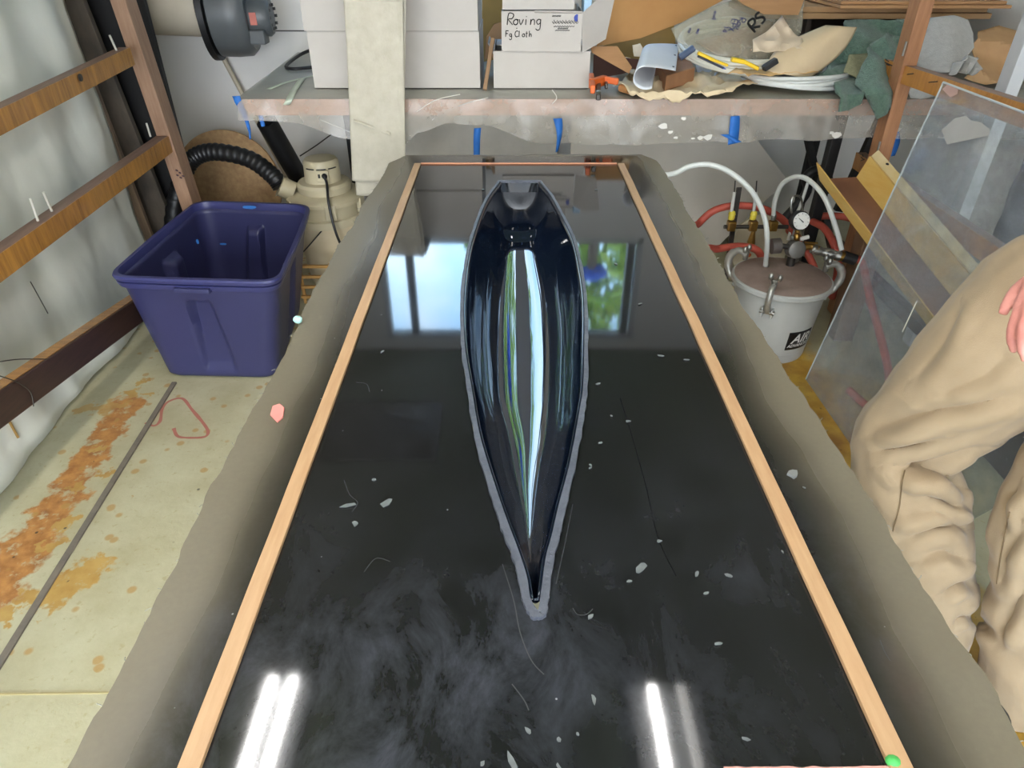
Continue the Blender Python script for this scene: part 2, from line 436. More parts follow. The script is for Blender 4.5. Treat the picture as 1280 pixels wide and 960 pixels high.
# marker loop drawn on the floor
pts = [U(x, y, z=.0015) for x, y in ((182, 528), (192, 532), (200, 526), (203, 510), (212, 501), (228, 498), (240, 512), (255, 530), (260, 540), (255, 546), (236, 547), (222, 545), (217, 535))]
rb_ = MB(); cpts = cat_curve(pts, 6)
for i, p in enumerate(cpts):
    t_ = (cpts[min(i + 1, len(cpts) - 1)] - cpts[max(i - 1, 0)]).normalized(); sd_ = V((-t_.y, t_.x, 0)) * (.0055 + .002 * nz((i * .3, 0, 0)))
    rb_.v += [V((p.x, p.y, .0008)) - sd_, V((p.x, p.y, .0008)) + sd_]
rb_.f = [(2 * i, 2 * i + 1, 2 * i + 3, 2 * i + 2) for i in range(len(cpts) - 1)]
rb_.build('marker_line', mat('red_marker', (182, 112, 96), .6), floor)

# ------------------------------------------------------------------ light
tube_on = emit('lit_tube', (1.0, .98, .95), 20)
tube_dim = emit('worn_tube', (1.0, .97, .9), 3)
for m_ in (tube_on, tube_dim): m_.cycles.emission_sampling = 'NONE'
fix_m = mat('fixture_enamel', (228, 230, 232), .35)
def lamp(x0, x1, yend, label, mats, L=1.25):
    cx = (x0 + x1) / 2; w = x1 - x0; z = CEIL
    t = thing('ceiling_light', label, 'ceiling light', (cx, yend - L / 2, z), 'tube lights under the ceiling')
    prof = [(-w / 2, -.004), (w / 2, -.004), (w / 2, -.03), (w * .18, -.05), (-w * .18, -.05), (-w / 2, -.03)]
    h = MB(); h.slab([V((cx + a, yend, z + b)) for a, b in prof], (0, -L, 0)); h.build('housing', fix_m, t, smooth=False)
    for k, mm in enumerate(mats):
        xx = cx + (k - .5) * w * .42
        MB().tube([(xx, yend - .03, z - .075), (xx, yend - L + .03, z - .075)], .016, 12).build('tube', mm, t)
        al = bpy.data.lights.new('tube_light', 'AREA'); al.shape = 'RECTANGLE'; al.size = .034; al.size_y = L - .08
        al.energy = (5.0 if mm is tube_on else .35); al.color = (1.0, .98, .95)
        ao = bpy.data.objects.new('tube_light', al); COL.objects.link(ao); ao.parent = t
        ao.location = V((xx, yend - L / 2, z - .0925)) - V(t.location)
        for yy in (yend - .02, yend - L + .02):
            MB().box((xx, yy, z - .06), (.03, .02, .06)).build('lampholder', fix_m, t, smooth=False, bevel=.003)
    return t
la, lb = M(330, 842, CEIL - .05), M(390, 842, CEIL - .05)
ra, rb = M(786, 853, CEIL - .05), M(872, 853, CEIL - .05)
lamp(la.x, lb.x, la.y, 'twin tube ceiling light over the left strip, both tubes bright', (tube_on, tube_on))
lamp(ra.x, rb.x, ra.y, 'twin tube ceiling light over the right strip, one tube dim', (tube_on, tube_dim))
lamp(la.x, lb.x, la.y - 1.7, 'added twin tube fill light behind the camera on the blue tote side', (tube_on, tube_on))  # unseen fixture, added to raise the overall brightness
lamp(ra.x, rb.x, ra.y - 1.7, 'added twin tube fill light behind the camera on the khaki person side', (tube_on, tube_on))  # its unseen twin, also added for brightness
dkp = MB().grid(lambda u, v: (-1.02 + .62 * u, 2.74 + .52 * v, CEIL - .012 - .030 * abs(nz((u * 4, v * 4, 1))) - .05 * math.sin(3.14 * u) * math.sin(3.14 * v)), 30, 26)
tag(dkp.build('ceiling_plastic', mat('black_plastic', (16, 16, 18), .25), fix=False, solid=.002), 'black plastic sheet pinned under the ceiling, mirrored in the table', 'plastic sheet')
w = bpy.data.worlds.new('sky'); scene.world = w; w.use_nodes = True
wn = NT(w)
bg = wn.n['Background']
tc = wn.n.new('ShaderNodeTexCoord'); sp = wn.n.new('ShaderNodeSeparateXYZ'); wn.link(tc.outputs['Generated'], sp.inputs[0])
cl = wn.noise(3, 5, .6, tc.outputs['Generated'])
sky = wn.ramp(sp.outputs[2], [(.0, (.92, .95, 1.0)), (.15, (.86, .93, 1.0)), (.4, (.40, .66, 1.0)), (1.0, (.14, .36, .9))])
wn.link(wn.mix(wn.ramp(cl, [(.5, 0.), (.72, .7)]), sky, (.95, .97, 1.0)), bg.inputs[0]); bg.inputs[1].default_value = 11.0
scene.view_settings.view_transform = 'Standard'; scene.view_settings.look = 'None'
scene.view_settings.gamma = 1; scene.view_settings.use_curve_mapping = False
scene.view_settings.exposure = 0.42
scene.cycles.max_bounces = 10; scene.cycles.transparent_max_bounces = 12
scene.cycles.sample_clamp_indirect = 6

# sampling portals in the openings, so that daylight resolves quickly
def portal(name, x, y, z, w_, h_, into):
    l = bpy.data.lights.new(name, 'AREA'); l.shape = 'RECTANGLE'; l.size = w_; l.size_y = h_; l.cycles.is_portal = True
    o = bpy.data.objects.new(name, l); COL.objects.link(o); o.location = (x, y, z)
    o.rotation_euler = V((0, into, 0)).to_track_quat('-Z', 'Z').to_euler()
for x0, x1, z0, z1 in WINS: portal('window_portal', (x0 + x1) / 2, WY + .11, (z0 + z1) / 2, x1 - x0, z1 - z0, -1)
portal('door_portal', -.05, RY0 - .12, 1.08, 3.2, 2.14, 1)
# outdoors, seen only through the windows and in reflections
leaf_m = mat('sunlit_leaf', (196, 214, 110), .5, c2=(120, 156, 60), scale=3)  # leaf colour brightened to stand in for direct sun
bark = mat('bark', (92, 76, 60), .9)
struct(MB().box((0, 4, -.35), (40, 40, .1)).build('ground', mat('driveway', (176, 172, 164), .9), smooth=False))
def tree(x, y, h, r, label, n=1500):
    t = thing('tree', label, 'tree', (x, y, -.3))
    MB().tube([(x, y, -.3), (x + .1, y, h * .4), (x, y + .1, h * .85)], [.14, .1, .04], 8).build('trunk', bark, t)
    c = MB()
    for i in range(n):
        d = V((random.gauss(0, 1), random.gauss(0, 1), random.gauss(0, 1))).normalized() * r * random.random() ** .4
        p = V((x, y, h * .7)) + V((d.x, d.y, d.z * h * .4 / r))
        u = V((random.gauss(0, 1), random.gauss(0, 1), random.gauss(0, 1))).normalized(); w_ = u.orthogonal().normalized()
        s_ = random.uniform(.07, .15)
        c.add([p - u * s_, p + w_ * s_ * .5, p + u * s_, p - w_ * s_ * .5], [(0, 1, 2, 3)])
    c.build('foliage', leaf_m, t, smooth=False, fix=False)
tree(1.25, 6.6, 4.4, .95, 'leafy tree outside the smaller right window')
tree(.1, 8.5, 4.9, .7, 'slim leafy tree outside between the two windows', 900)
tree(2.6, 8.2, 5.6, 1.3, 'taller leafy tree farther off beyond the right window')
tp = V((.66, 5.2, 2.55))
pole = thing('tarp_bundle', 'blue tarp bundle on a post outside the right window', 'tarp', (tp.x, tp.y, -.3))
MB().tube([(tp.x, tp.y, -.3), (tp.x, tp.y, tp.z)], .04, 8).build('post', bark, pole)
bb = MB().sphere(tp, .10, 18, 12, (1.3, .8, .7))
bb.v = [p + (p - tp) * .35 * nz(p, 9) for p in bb.v]
bb.build('tarp', mat('blue_tarp', (30, 70, 170), .4), pole)

# ------------------------------------------------------------------ laminating table
def hull_rim():
    Lp = [(623, 225.5), (606, 249), (593, 280), (583, 314), (576.5, 359), (575, 400), (577, 441), (583, 482), (592, 542), (609, 604), (624.5, 652), (637, 686), (648, 721), (653, 751), (666, 772)]
    Rp = [(676, 225.5), (692, 245), (709, 276), (720, 300), (728.5, 335), (734, 373), (735, 421), (735, 480), (731, 514), (721, 576), (708, 631), (699, 672), (692, 700), (687, 741), (682, 768), (671, 772)]
    z = TZ + .006
    l = cat_curve([U(x, y, z=z) for x, y in Lp], 6); r = cat_curve([U(x, y, z=z) for x, y in Rp], 6)
    return l, r
RL, RR = hull_rim()
def x_at(c, y):
    for a, b in zip(c, c[1:]):
        if (a.y - y) * (b.y - y) <= 0 and abs(a.y - b.y) > 1e-9:
            return a.x + (b.x - a.x) * (y - a.y) / (b.y - a.y)
    return (c[0] if y > c[0].y else c[-1]).x
outer = RL + RR[::-1]                     # closed loop: transom-left -> tip -> transom-right
def inset(loop, d):
    n = len(loop); out = []
    A = sum(loop[i].x * loop[(i + 1) % n].y - loop[(i + 1) % n].x * loop[i].y for i in range(n))
    sg = 1 if A > 0 else -1
    for i in range(n):
        t = (loop[(i + 1) % n] - loop[i - 1]); t.z = 0; t.normalize()
        dd = d(loop[i]) if callable(d) else d
        out.append(loop[i] + V((-t.y, t.x, 0)) * sg * dd)
    return out

def table_material():
    m, n, p = base('gelcoat_table_top')
    c = n.coord('Object')
    sx = n.new('ShaderNodeSeparateXYZ'); n.link(c, sx.inputs[0])
    wob = n.math('MULTIPLY', n.math('SUBTRACT', n.noise(4, 2, .5, c), .5), .05)
    dl = n.math('ADD', sx.outputs[0], .415); dr = n.math('SUBTRACT', .485, sx.outputs[0])
    dfar = n.math('SUBTRACT', 2.41, sx.outputs[1])
    d = n.math('ADD', n.math('MINIMUM', n.math('MINIMUM', dl, dr), dfar), wob)
    edge = n.ramp(d, [(.0, 1.), (.04, .9), (.072, .28), (.125, 0.)]); edge.node.color_ramp.interpolation = 'B_SPLINE'          # bare grey board showing where the black coat thins out
    grey = n.mix(n.noise(120, 4, .7, c), lin((116, 108, 90)), lin((98, 91, 75)))
    grey = n.mix(n.ramp(n.noise(9, 4, .6, c), [(.4, 0.), (.7, .6)]), grey, lin((104, 95, 77)))
    # wiped haze of wax and dust on the black coat
    mp = n.new('ShaderNodeMapping'); mp.inputs['Scale'].default_value = (1, .55, 1); mp.inputs['Rotation'].default_value = (0, 0, .5); n.link(c, mp.inputs[0])
    hz = n.noise(13, 9, .72, mp.outputs[0], .5)
    near = n.ramp(sx.outputs[1], [(.37, 1.), (.60, .16), (1.2, .08)])
    haze = n.math('MULTIPLY', n.math('MULTIPLY', n.ramp(hz, [(.42, 0.), (.72, 1.)]), n.ramp(n.noise(3.5, 3, .5, c), [(.38, .1), (.62, 1.)])), near)
    hz2 = n.math('MULTIPLY', n.ramp(n.noise(3.2, 6, .7, c), [(.5, 0.), (.75, .25)]), .5)
    haze = n.math('MAXIMUM', haze, hz2)
    black = n.mix(haze, (.0065, .007, .008), (.075, .08, .10))
    sp_ = n.new('ShaderNodeTexVoronoi'); sp_.inputs['Scale'].default_value = 42; n.link(c, sp_.inputs['Vector'])
    dots = n.math('MULTIPLY', n.ramp(sp_.outputs['Distance'], [(.035, .8), (.06, 0.)]), n.math('GREATER_THAN', n.noise(14, 2, .5, c), .6))
    black = n.mix(dots, black, (.3, .31, .33))
    n.link(n.mix(edge, black, grey), p.inputs['Base Color'])
    r0 = n.math('MULTIPLY_ADD', haze, .07, .035)
    n.link(n.math('ADD', r0, n.math('MULTIPLY', edge, .42), None, True), p.inputs['Roughness'])
    p.inputs['IOR'].default_value = 1.48
    return m
table = thing('work_table', 'black glossy laminating table with ragged grey edges', 'table', (0, 0, 0))
def table_outline():
    far = TZ
    pts = [V((-.415, .12)), V((-.418, 1.0)), V((-.425, 1.4)), V((-.412, 2.0)), V((-.405, 2.26)), V((-.36, 2.355)), V((.0, 2.362)), V((.44, 2.365)), V((.487, 2.29)), V((.482, 1.8)), V((.475, 1.2)), V((.49, .7)), V((.487, .12))]
    out = []
    n = len(pts)
    for i in range(n):
        a, b = pts[i], pts[(i + 1) % n]; k = max(1, int((b - a).length / .012))
        for j in range(k):
            q = a.lerp(b, j / k); t = (b - a).normalized(); nn = V((-t.y, t.x))
            q = q + nn * (.0045 * nz((q.x, q.y, 0), 22) + .007 * nz((q.x, q.y, 3), 6) + random.uniform(-.0012, .0012))
            out.append(V((q.x, q.y, TZ)))
    return out
ol = table_outline()
hole = [V((p.x, p.y, TZ)) for p in inset(outer, .001)]
tri = tessellate_polygon([ol, hole]); al = ol + hole; N1 = len(ol); N = len(al)
mb = MB(); th = .03
mb.v = [V(p) for p in al] + [V((p.x, p.y, TZ - th)) for p in al]
mb.f = [tuple(t) for t in tri] + [tuple(i + N for i in reversed(t)) for t in tri]
mb.f += [(i, (i + 1) % N1, N + (i + 1) % N1, N + i) for i in range(N1)]
mb.f += [(N1 + i, N1 + (i + 1) % (N - N1), N + N1 + (i + 1) % (N - N1), N + N1 + i) for i in range(N - N1)]
mb.build('tabletop', table_material(), table, smooth=False)
leg_m = mat('table_leg_wood', (146, 118, 84), .7, c2=(120, 94, 66), scale=10)
for x in (-.34, .40):
    for y in (.22, 2.2):
        MB().box((x, y, (TZ - th) / 2), (.08, .08, TZ - th - .001)).build('leg', leg_m, table, smooth=False, bevel=.004)
for x in (-.34, .40):
    MB().box((x, 1.21, TZ - th - .06), (.035, 1.9, .1)).build('rail', leg_m, table, smooth=False, bevel=.003)
for y in (.22, 2.2):
    MB().box((.03, y, TZ - th - .06), (.66, .035, .1)).build('rail', leg_m, table, smooth=False, bevel=.003)
# fibres along the torn edges
fr = MB()
for i in range(0, N1, 2):
    if random.random() < .45 and ol[i].y > .3:
        t = (ol[(i + 1) % N1] - ol[i - 1]).normalized(); nn = V((t.y, -t.x, 0))
        if nn.dot(ol[i] - V((.03, 1.2, TZ))) < 0: nn = -nn
        q = ol[i] + V((0, 0, -.004)); e = q + nn * random.uniform(.003, .008) + t * random.uniform(-.01, .01) + V((0, 0, random.uniform(-.004, .006)))
        fr.tube([q - nn * .004, q.lerp(e, .5) + V((0, 0, .002)), e], .0005, 4)
tag(fr.build('fibre_fringe', mat('glass_fibre', (140, 138, 126), .5), table), kind='stuff')
# scratches and crack lines in the coat
sc_m = mat('scratch', (40, 42, 44), .5); cr_m = mat('crack', (14, 15, 15), .6, spec=.1)
def scratch(pp, m, w=.0011, name='scratch'):
    c = cat_curve([U(x, y, z=TZ + .0005) for x, y in pp], 6); b_ = MB()
    for a, b in zip(c, c[1:]):
        t = (b - a).normalized(); s = V((-t.y, t.x, 0)) * w
        b_.add([a - s, a + s, b + s, b - s], [(0, 1, 2, 3)])
    b_.build(name, m, table, smooth=False)
scratch([(775, 497), (790, 545), (808, 610), (822, 670), (845, 720)], cr_m, .0006, 'crack_line')
for pp in ([(628, 705), (642, 750), (650, 790), (664, 825), (680, 843)], [(716, 630), (706, 680), (695, 730)], [(716, 760), (722, 768), (733, 768), (741, 761)],
           [(640, 855), (655, 875), (661, 888)], [(455, 715), (470, 698), (488, 702)], [(430, 600), (437, 618), (447, 628), (440, 640)], [(445, 478), (458, 480), (462, 490)], [(1100, 800), (1106, 815), (1113, 826)]):
    scratch(pp, sc_m, .0006)

# ------------------------------------------------------------------ hull mould shell
hull_m, hn, hp = base('black_gelcoat_shell')
hp.inputs['Base Color'].default_value = (.005, .009, .020, 1); hp.inputs['Roughness'].default_value = .035; hp.inputs['IOR'].default_value = 1.6
hn.link(hn.math('MULTIPLY_ADD', hn.ramp(hn.noise(9, 5, .6, hn.coord()), [(.5, 0.), (.8, 1.)]), .06, .03), hp.inputs['Roughness'])
hull = thing('hull_mould', 'glossy black hollow hull shell with trimmed grey rim in the table centre', 'boat mould', (.03, 1.4, TZ))
def flw(p):
    t = max(0, min(1, (p.y - .66) / .45)); return .0070 + .003 * (1 - t)
inner = inset(outer, flw)
nL = len(RL)
IL, IR = inner[:nL], inner[nL:][::-1]
Y1 = 2.068; Y0 = max(min(p.y for p in IL), min(p.y for p in IR)) + .016
def depth_at(y):
    s = (y - Y0) / (Y1 - Y0)
    keel = .160 - .125 * (y - 1.45) ** 2
    if s < .13: keel *= math.sqrt(max(.012, 1 - (1 - s / .13) ** 2))
    if y > 1.90:                                      # raised step before the transom
        k = min(1, (y - 1.90) / .03); k = k * k * (3 - 2 * k)
        step = .118 - .020 * (y - 1.90) / (Y1 - 1.90)
        keel = keel * (1 - k) + step * k
    return keel
def hull_pt(y, t):
    xl, xr = x_at(IL, y), x_at(IR, y); c, w_ = (xl + xr) / 2, (xr - xl) / 2
    s = (y - Y0) / (Y1 - Y0)
    ee = 1.25 - .62 * min(1, s / .45)                 # V bow turning into a round U
    a = math.pi * t; cs, sn = math.cos(a), math.sin(a)
    px = math.copysign(abs(cs) ** max(ee, .74), cs); pz = abs(sn) ** max(ee * .92, .72)
    bul = 1 - .10 * pz
    if s > .94: bul *= 1 - .05 * (s - .94) / .06
    return V((c - w_ * px * bul, y, TZ + .004 - depth_at(y) * pz))
ys = [Y0 + (Y1 - Y0) * i / 110 for i in range(111)]
ys += [1.90 + .03 * k / 10 for k in range(11)]; ys = sorted(set(ys))
hb = MB(); NT_ = 56
for y in ys:
    hb.v += [hull_pt(y, k / NT_) for k in range(NT_ + 1)]
for j in range(len(ys) - 1):
    for k in range(NT_):
        a = j * (NT_ + 1) + k; hb.f.append((a, a + NT_ + 1, a + NT_ + 2, a + 1))
hb.f.append(tuple(range(NT_ + 1)))
hb.build('shell', hull_m, hull, angle=50, solid=.004, offset=-1)
# transom: flat face with a soft round lip
tb = MB(); last = [hull_pt(Y1, k / NT_) for k in range(NT_ + 1)]
cen = sum(last, V()) / len(last)
rings = []
for k_, (sc_, dy) in enumerate(((1.0, .0), (.985, .006), (.96, .010), (.90, .011))):
    rings.append([cen + (p - cen) * sc_ + V((0, dy, (.0 if p.z < TZ else 0))) for p in last])
for rr in rings: tb.v += rr
n_ = NT_ + 1
for i in range(3):
    for k in range(NT_): tb.f.append((i * n_ + k, i * n_ + k + 1, (i + 1) * n_ + k + 1, (i + 1) * n_ + k))
    tb.f.append((i * n_ + NT_, i * n_, (i + 1) * n_, (i + 1) * n_ + NT_))
tb.f.append(tuple(3 * n_ + k for k in range(n_)))
tb.build('transom', mat('satin_black_transom', (22, 22, 24), .28, c2=(30, 30, 32), scale=40), hull, angle=60)
# flange: ragged outside, clean inside
fl = MB(); m_ = len(outer)
def jag(p, i): return V((random.uniform(-.0011, .0011), random.uniform(-.0011, .0011), 0)) + V((1, 1, 0)) * .0010 * nz(p, 60)
o_top = [p + jag(p, i) + V((0, 0, .001)) for i, p in enumerate(outer)]
o_bot = [V((p.x, p.y, TZ + .0006)) for p in o_top]
i_top = [V((p.x, p.y, TZ + .0065)) for p in inner]; i_bot = [V((p.x, p.y, TZ + .0006)) for p in inner]
fl.v = o_top + i_top + i_bot + o_bot
for i in range(m_):
    j = (i + 1) % m_
    for a in range(4):
        b = (a + 1) % 4; fl.f.append((a * m_ + i, a * m_ + j, b * m_ + j, b * m_ + i))
tag(fl.build('flange', mat('trimmed_laminate', (60, 63, 73), .45, c2=(92, 95, 104), scale=30, var=.8, bump=.3, bscale=90), hull, angle=30), 'ragged grey trimmed rim')
# scribed trim line inside both sides
for sd in (.028, .972):
    ptl = [hull_pt(Y0 + (Y1 - Y0) * (.25 + .7 * i / 60), sd) for i in range(61)]
    cpt = [V((x_at(IL, p.y) + x_at(IR, p.y), 0, 0)) / 2 for p in ptl]
    ptl = [p + (V((c_.x, p.y, p.z)) - p).normalized() * .0009 for p, c_ in zip(ptl, cpt)]
    MB().tube(ptl, .0005, 4).build('scribe_line', mat('scribe', (150, 152, 156), .5), hull)

# ------------------------------------------------------------------ strips on the table
def strip(a, b, w, h, label, m=pale_wood, name='wooden_strip'):
    a, b = V(a), V(b); d = (b - a).normalized(); s = V((-d.y, d.x, 0)); n = 60; q = MB()
    for i in range(n + 1):
        p = a.lerp(b, i / n) + s * .0012 * nz((a.x * 3, i * .23, 0))
        q.v += [p - s * w / 2, p + s * w / 2, p + s * w / 2 + V((0, 0, h)), p - s * w / 2 + V((0, 0, h))]
    for i in range(n):
        for k in range(4):
            l = (k + 1) % 4; q.f.append((i * 4 + k, i * 4 + l, i * 4 + 4 + l, i * 4 + 4 + k))
    q.f += [(3, 2, 1, 0), tuple(n * 4 + k for k in range(4))]
    return tag(q.build(name, m, smooth=False, bevel=.0008), label, 'strip')
e = TZ + .0006
a, b = U(236, 968, z=e), U(522, 206, z=e); strip(a + (a - b).normalized() * .1, b, .021, .006, 'long pale wooden strip on the tote side of the table')
a, b = U(1127, 968, z=e), U(776, 206, z=e); strip(a + (a - b).normalized() * .1, b, .021, .006, 'long pale wooden strip on the trousers side of the table')
a, b = U(526, 205, z=e), U(771, 205, z=e); strip(a, b, .009, .004, 'thin coppery strip across the far end of the table', mat('copper_strip', (206, 140, 104), .5))
a, b = U(905, 964.5, z=e), U(1114, 963.5, z=e); strip(a, b, .006, .003, 'thin pinkish strip across the near end of the table', mat('pink_strip', (206, 150, 140), .6))
q = U(1114, 955, z=e)
tag(MB().sphere(q + V((0, 0, .005)), .006, 10, 6, (1.2, 1, .8)).build('putty_dab', mat('green_putty', (70, 170, 80), .6)), 'tiny green dab beside the near strip end on the table', 'putty')

# ------------------------------------------------------------------ resin flakes
flake_m = mat('pale_flake', (104, 109, 108), .5, c2=(84, 88, 88), scale=90)
def flake(px, py, s, asp=.6, m=flake_m, label='small pale resin chip lying on the black table', name='resin_chip', group='resin chips on the table', h=.0012, seed=None):
    rnd = random.Random(seed if seed is not None else int(px * 31 + py)); c = U(px, py, z=TZ + .0008); ang = rnd.uniform(0, 6.28)
    n = rnd.randint(5, 8); pl = []
    for k in range(n):
        t = 2 * math.pi * k / n; r = s * rnd.uniform(.6, 1.1)
        x, y = math.cos(t) * r, math.sin(t) * r * asp
        pl.append(c + V((x * math.cos(ang) - y * math.sin(ang), x * math.sin(ang) + y * math.cos(ang), rnd.uniform(0, .0003))))
    o = MB().slab(pl, (0, 0, h)).build(name, m, smooth=False)
    return tag(o, label, 'chip', group)
for px, py, s, a in ((468, 600, .004, .8), (444, 655, .0055, .8), (787, 727, .0045, .5), (871, 718, .005, .5), (911, 720, .005, .6), (883, 742, .005, .45), (898, 805, .005, .4),
                     (742, 874, .0065, .35), (785, 527, .0055, .6), (750, 554, .0045, .6), (660, 914, .0045, .6), (932, 924, .005, .4), (698, 925, .003, .8), (603, 955, .003, .8),
                     (640, 953, .012, .28), (487, 238, .006, .5), (745, 237, .006, .4), (604, 237, .006, .8), (764, 520, .003, .7), (698, 958, .004, .4), (824, 677, .004, .8), (738, 771, .005, .6),
                     (738, 585, .004, .4), (738, 582, .003, .6), (1005, 610, .003, .5), (978, 690, .003, .5), (722, 918, .003, .6), (858, 450, .006, .4), (826, 445, .007, .5), (800, 380, .006, .4),
                     (770, 330, .006, .4), (478, 440, .006, .4), (748, 480, .006, .5)):
    flake(px, py, s, a)
tag(flake(483, 629, .011, .55), 'wide pale resin chip beside the left strip on the table')
flake(436, 632, .012, .3); tag(bpy.context.scene.objects['resin_chip'], None)
tag(flake(801, 711, .014, .42), 'largest pale curved resin chip, right of the hull tip')
tag(flake(991, 594, .009, .8, mat('grey_lump', (120, 122, 120), .6), h=.004, name='resin_lump'), 'grey resin lump beside the right wooden strip', 'lump')
pk = MB().slab([U(x, y, z=TZ + .0008) for x, y in ((341, 509), (350, 506), (356, 511), (354, 523), (347, 529), (338, 520))], (0, 0, .003)).build('pink_chip', mat('pink_foam', (226, 140, 130), .7), smooth=False, bevel=.0008)
tag(pk, 'pink foam chip on the grey left edge of the table', 'chip')
tl = MB().sphere(U(373, 404, z=TZ) + V((0, 0, .008)), .009, 12, 8, (1, .8, .9))
tl.v = [p + V((1, 0, .5)) * .002 * nz(p, 150) for p in tl.v]
tag(tl.build('teal_blob', mat('teal_foam', (170, 214, 206), .7)), 'pale teal blob on the table edge next to the blue tote', 'foam blob')

# ------------------------------------------------------------------ blue storage tote
tote_m = mat('blue_tote_plastic', (52, 53, 92), .42, c2=(47, 48, 84), scale=4, bump=.03, bscale=120)
def build_tote():
    zr = .47
    FL, FR, BR, BL = U(140, 343, z=zr), U(345, 350, z=zr), U(384, 257, z=zr), U(247, 252, z=zr)
    bFL, bFR = U(207, 470, z=0), U(346, 473, z=0)
    sh = (BL - FL) * .86
    bBL, bBR = bFL + (BL - FL) * .83, bFR + (BR - FR) * .83
    t = thing('storage_tote', 'open dark blue plastic storage tote on the floor', 'tote', ((bFL.x + bBR.x) / 2, (bFL.y + bBR.y) / 2, 0))
    def ringpt(f, h, off=0, rc=.07):
        """f in 0..1 around a rounded four sided ring at height fraction h"""
        c = [a.lerp(b, h) for a, b in ((bFL, FL), (bFR, FR), (bBR, BR), (bBL, BL))]
        for q in c: q.z = zr * h
        cen = sum(c, V()) / 4
        pts = []
        for i in range(4):
            p, a, b = c[i], c[i - 1], c[(i + 1) % 4]
            d1, d2 = (a - p).normalized(), (b - p).normalized()
            p1, p2 = p + d1 * rc, p + d2 * rc
            for k in range(9):
                u = k / 8; pts.append(p1 * (1 - u) ** 2 + p * (2 * u * (1 - u)) + p2 * u * u)
            e = c[(i + 1) % 4]; q1 = e + (p - e).normalized() * rc
            for k in range(1, 48): pts.append(p2.lerp(q1, k / 48))
        if off:
            pts = [p + ((p - cen) * V((1, 1, 0))).normalized() * off for p in pts]
        return pts
    def shell(hs, offs, name, m, closeb=False, dent=True):
        q = MB(); n = len(ringpt(0, 0))
        for h, o in zip(hs, offs):
            rp = ringpt(0, h, o)
            cen = sum(rp, V()) / n
            for idx, p in enumerate(rp):
                # pressed-in hand recesses that widen downwards, one per side
                if dent and h < .80:
                    side, k = idx // 56, (idx % 56)
                    u = (k - 32.5) / 24 + .06
                    hw = (.24 if side in (0, 2) else .22) * (1.0 + (1.5 if u > 0 else .35) * (1 - h / .8))
                    e = max(0, 1 - max(0, abs(u) - hw + .10) / .10) if abs(u) < hw else 0
                    e = e * e * (3 - 2 * e)
                    e *= min(1, max(0, (.80 - h) / .03)) * min(1, max(0, (h - .06) / .10))
                    inn = ((cen - p) * V((1, 1, 0))).normalized()
                    p = p + inn * .040 * e * (h / .8) ** .5
                q.v.append(p)
        for j in range(len(hs) - 1):
            for k in range(n):
                q.f.append((j * n + k, j * n + (k + 1) % n, (j + 1) * n + (k + 1) % n, (j + 1) * n + k))
        if closeb: q.f.append(tuple(range(n))[::-1])
        return q.build(name, m, t, angle=50, solid=.004 if closeb else 0, offset=1)
    hs = [0.004, .03] + [.06 + .03 * i for i in range(25)] + [.785, .80, .82, .86, .9, .94]
    hs = sorted(set(round(h, 4) for h in hs))
    shell(hs, [(-.012 if h < .01 else 0) for h in hs], 'body', tote_m, True)
    # stepped rolled rim
    q = MB(); prof = [(.90, .004), (.90, .018), (.925, .022), (.945, .022), (.95, .012), (.955, .012), (.96, .024), (.985, .026), (1.0, .020), (1.0, .004), (.96, 0.0), (.90, .004)]
    n = len(ringpt(0, 0))
    for h, o in prof: q.v += ringpt(0, h, o)
    for j in range(len(prof) - 1):
        for k in range(n): q.f.append((j * n + k, j * n + (k + 1) % n, (j + 1) * n + (k + 1) % n, (j + 1) * n + k))
    q.build('rim', mat('blue_tote_rim', (58, 60, 108), .38, c2=(52, 54, 98), scale=6), t, angle=35)
    # latch lip in the middle of the front rim
    f1, f2 = FL.lerp(FR, .38), FL.lerp(FR, .60); out = V((0, -1, 0)); out = (out - (FR - FL).normalized() * out.dot((FR - FL).normalized())).normalized()
    q = MB(); c0 = (f1 + f2) / 2 + out * .018 - V((0, 0, .040)); ax = math.atan2((FR - FL).y, (FR - FL).x)
    q.box(c0, ((f2 - f1).length, .022, .018), Matrix.Rotation(ax, 3, 'Z')); q.build('latch_lip', tote_m, t, smooth=False, bevel=.004)
    # smears of light blue paint
    pm = mat('blue_paint_smear', (54, 116, 190), .4)
    bk = ringpt(0, .93)
    def smear(px, py, Yw, rx, rz):
        c = U(px, py, Y=Yw); pl = []
        for k in range(14):
            a_ = 2 * math.pi * k / 14; r = .7 + .45 * abs(nz((k * .7, px, 0), 1.0))
            pl.append(c + V((math.cos(a_) * rx * r, 0, math.sin(a_) * rz * r)))
        MB().slab(pl, (0, -.0012, 0)).build('paint_smear', pm, t, smooth=False)
    smear(312, 259, 2.775, .040, .010); smear(279, 305, 2.735, .020, .006); smear(247, 302, 2.735, .008, .014)
    return t
tote = build_tote()

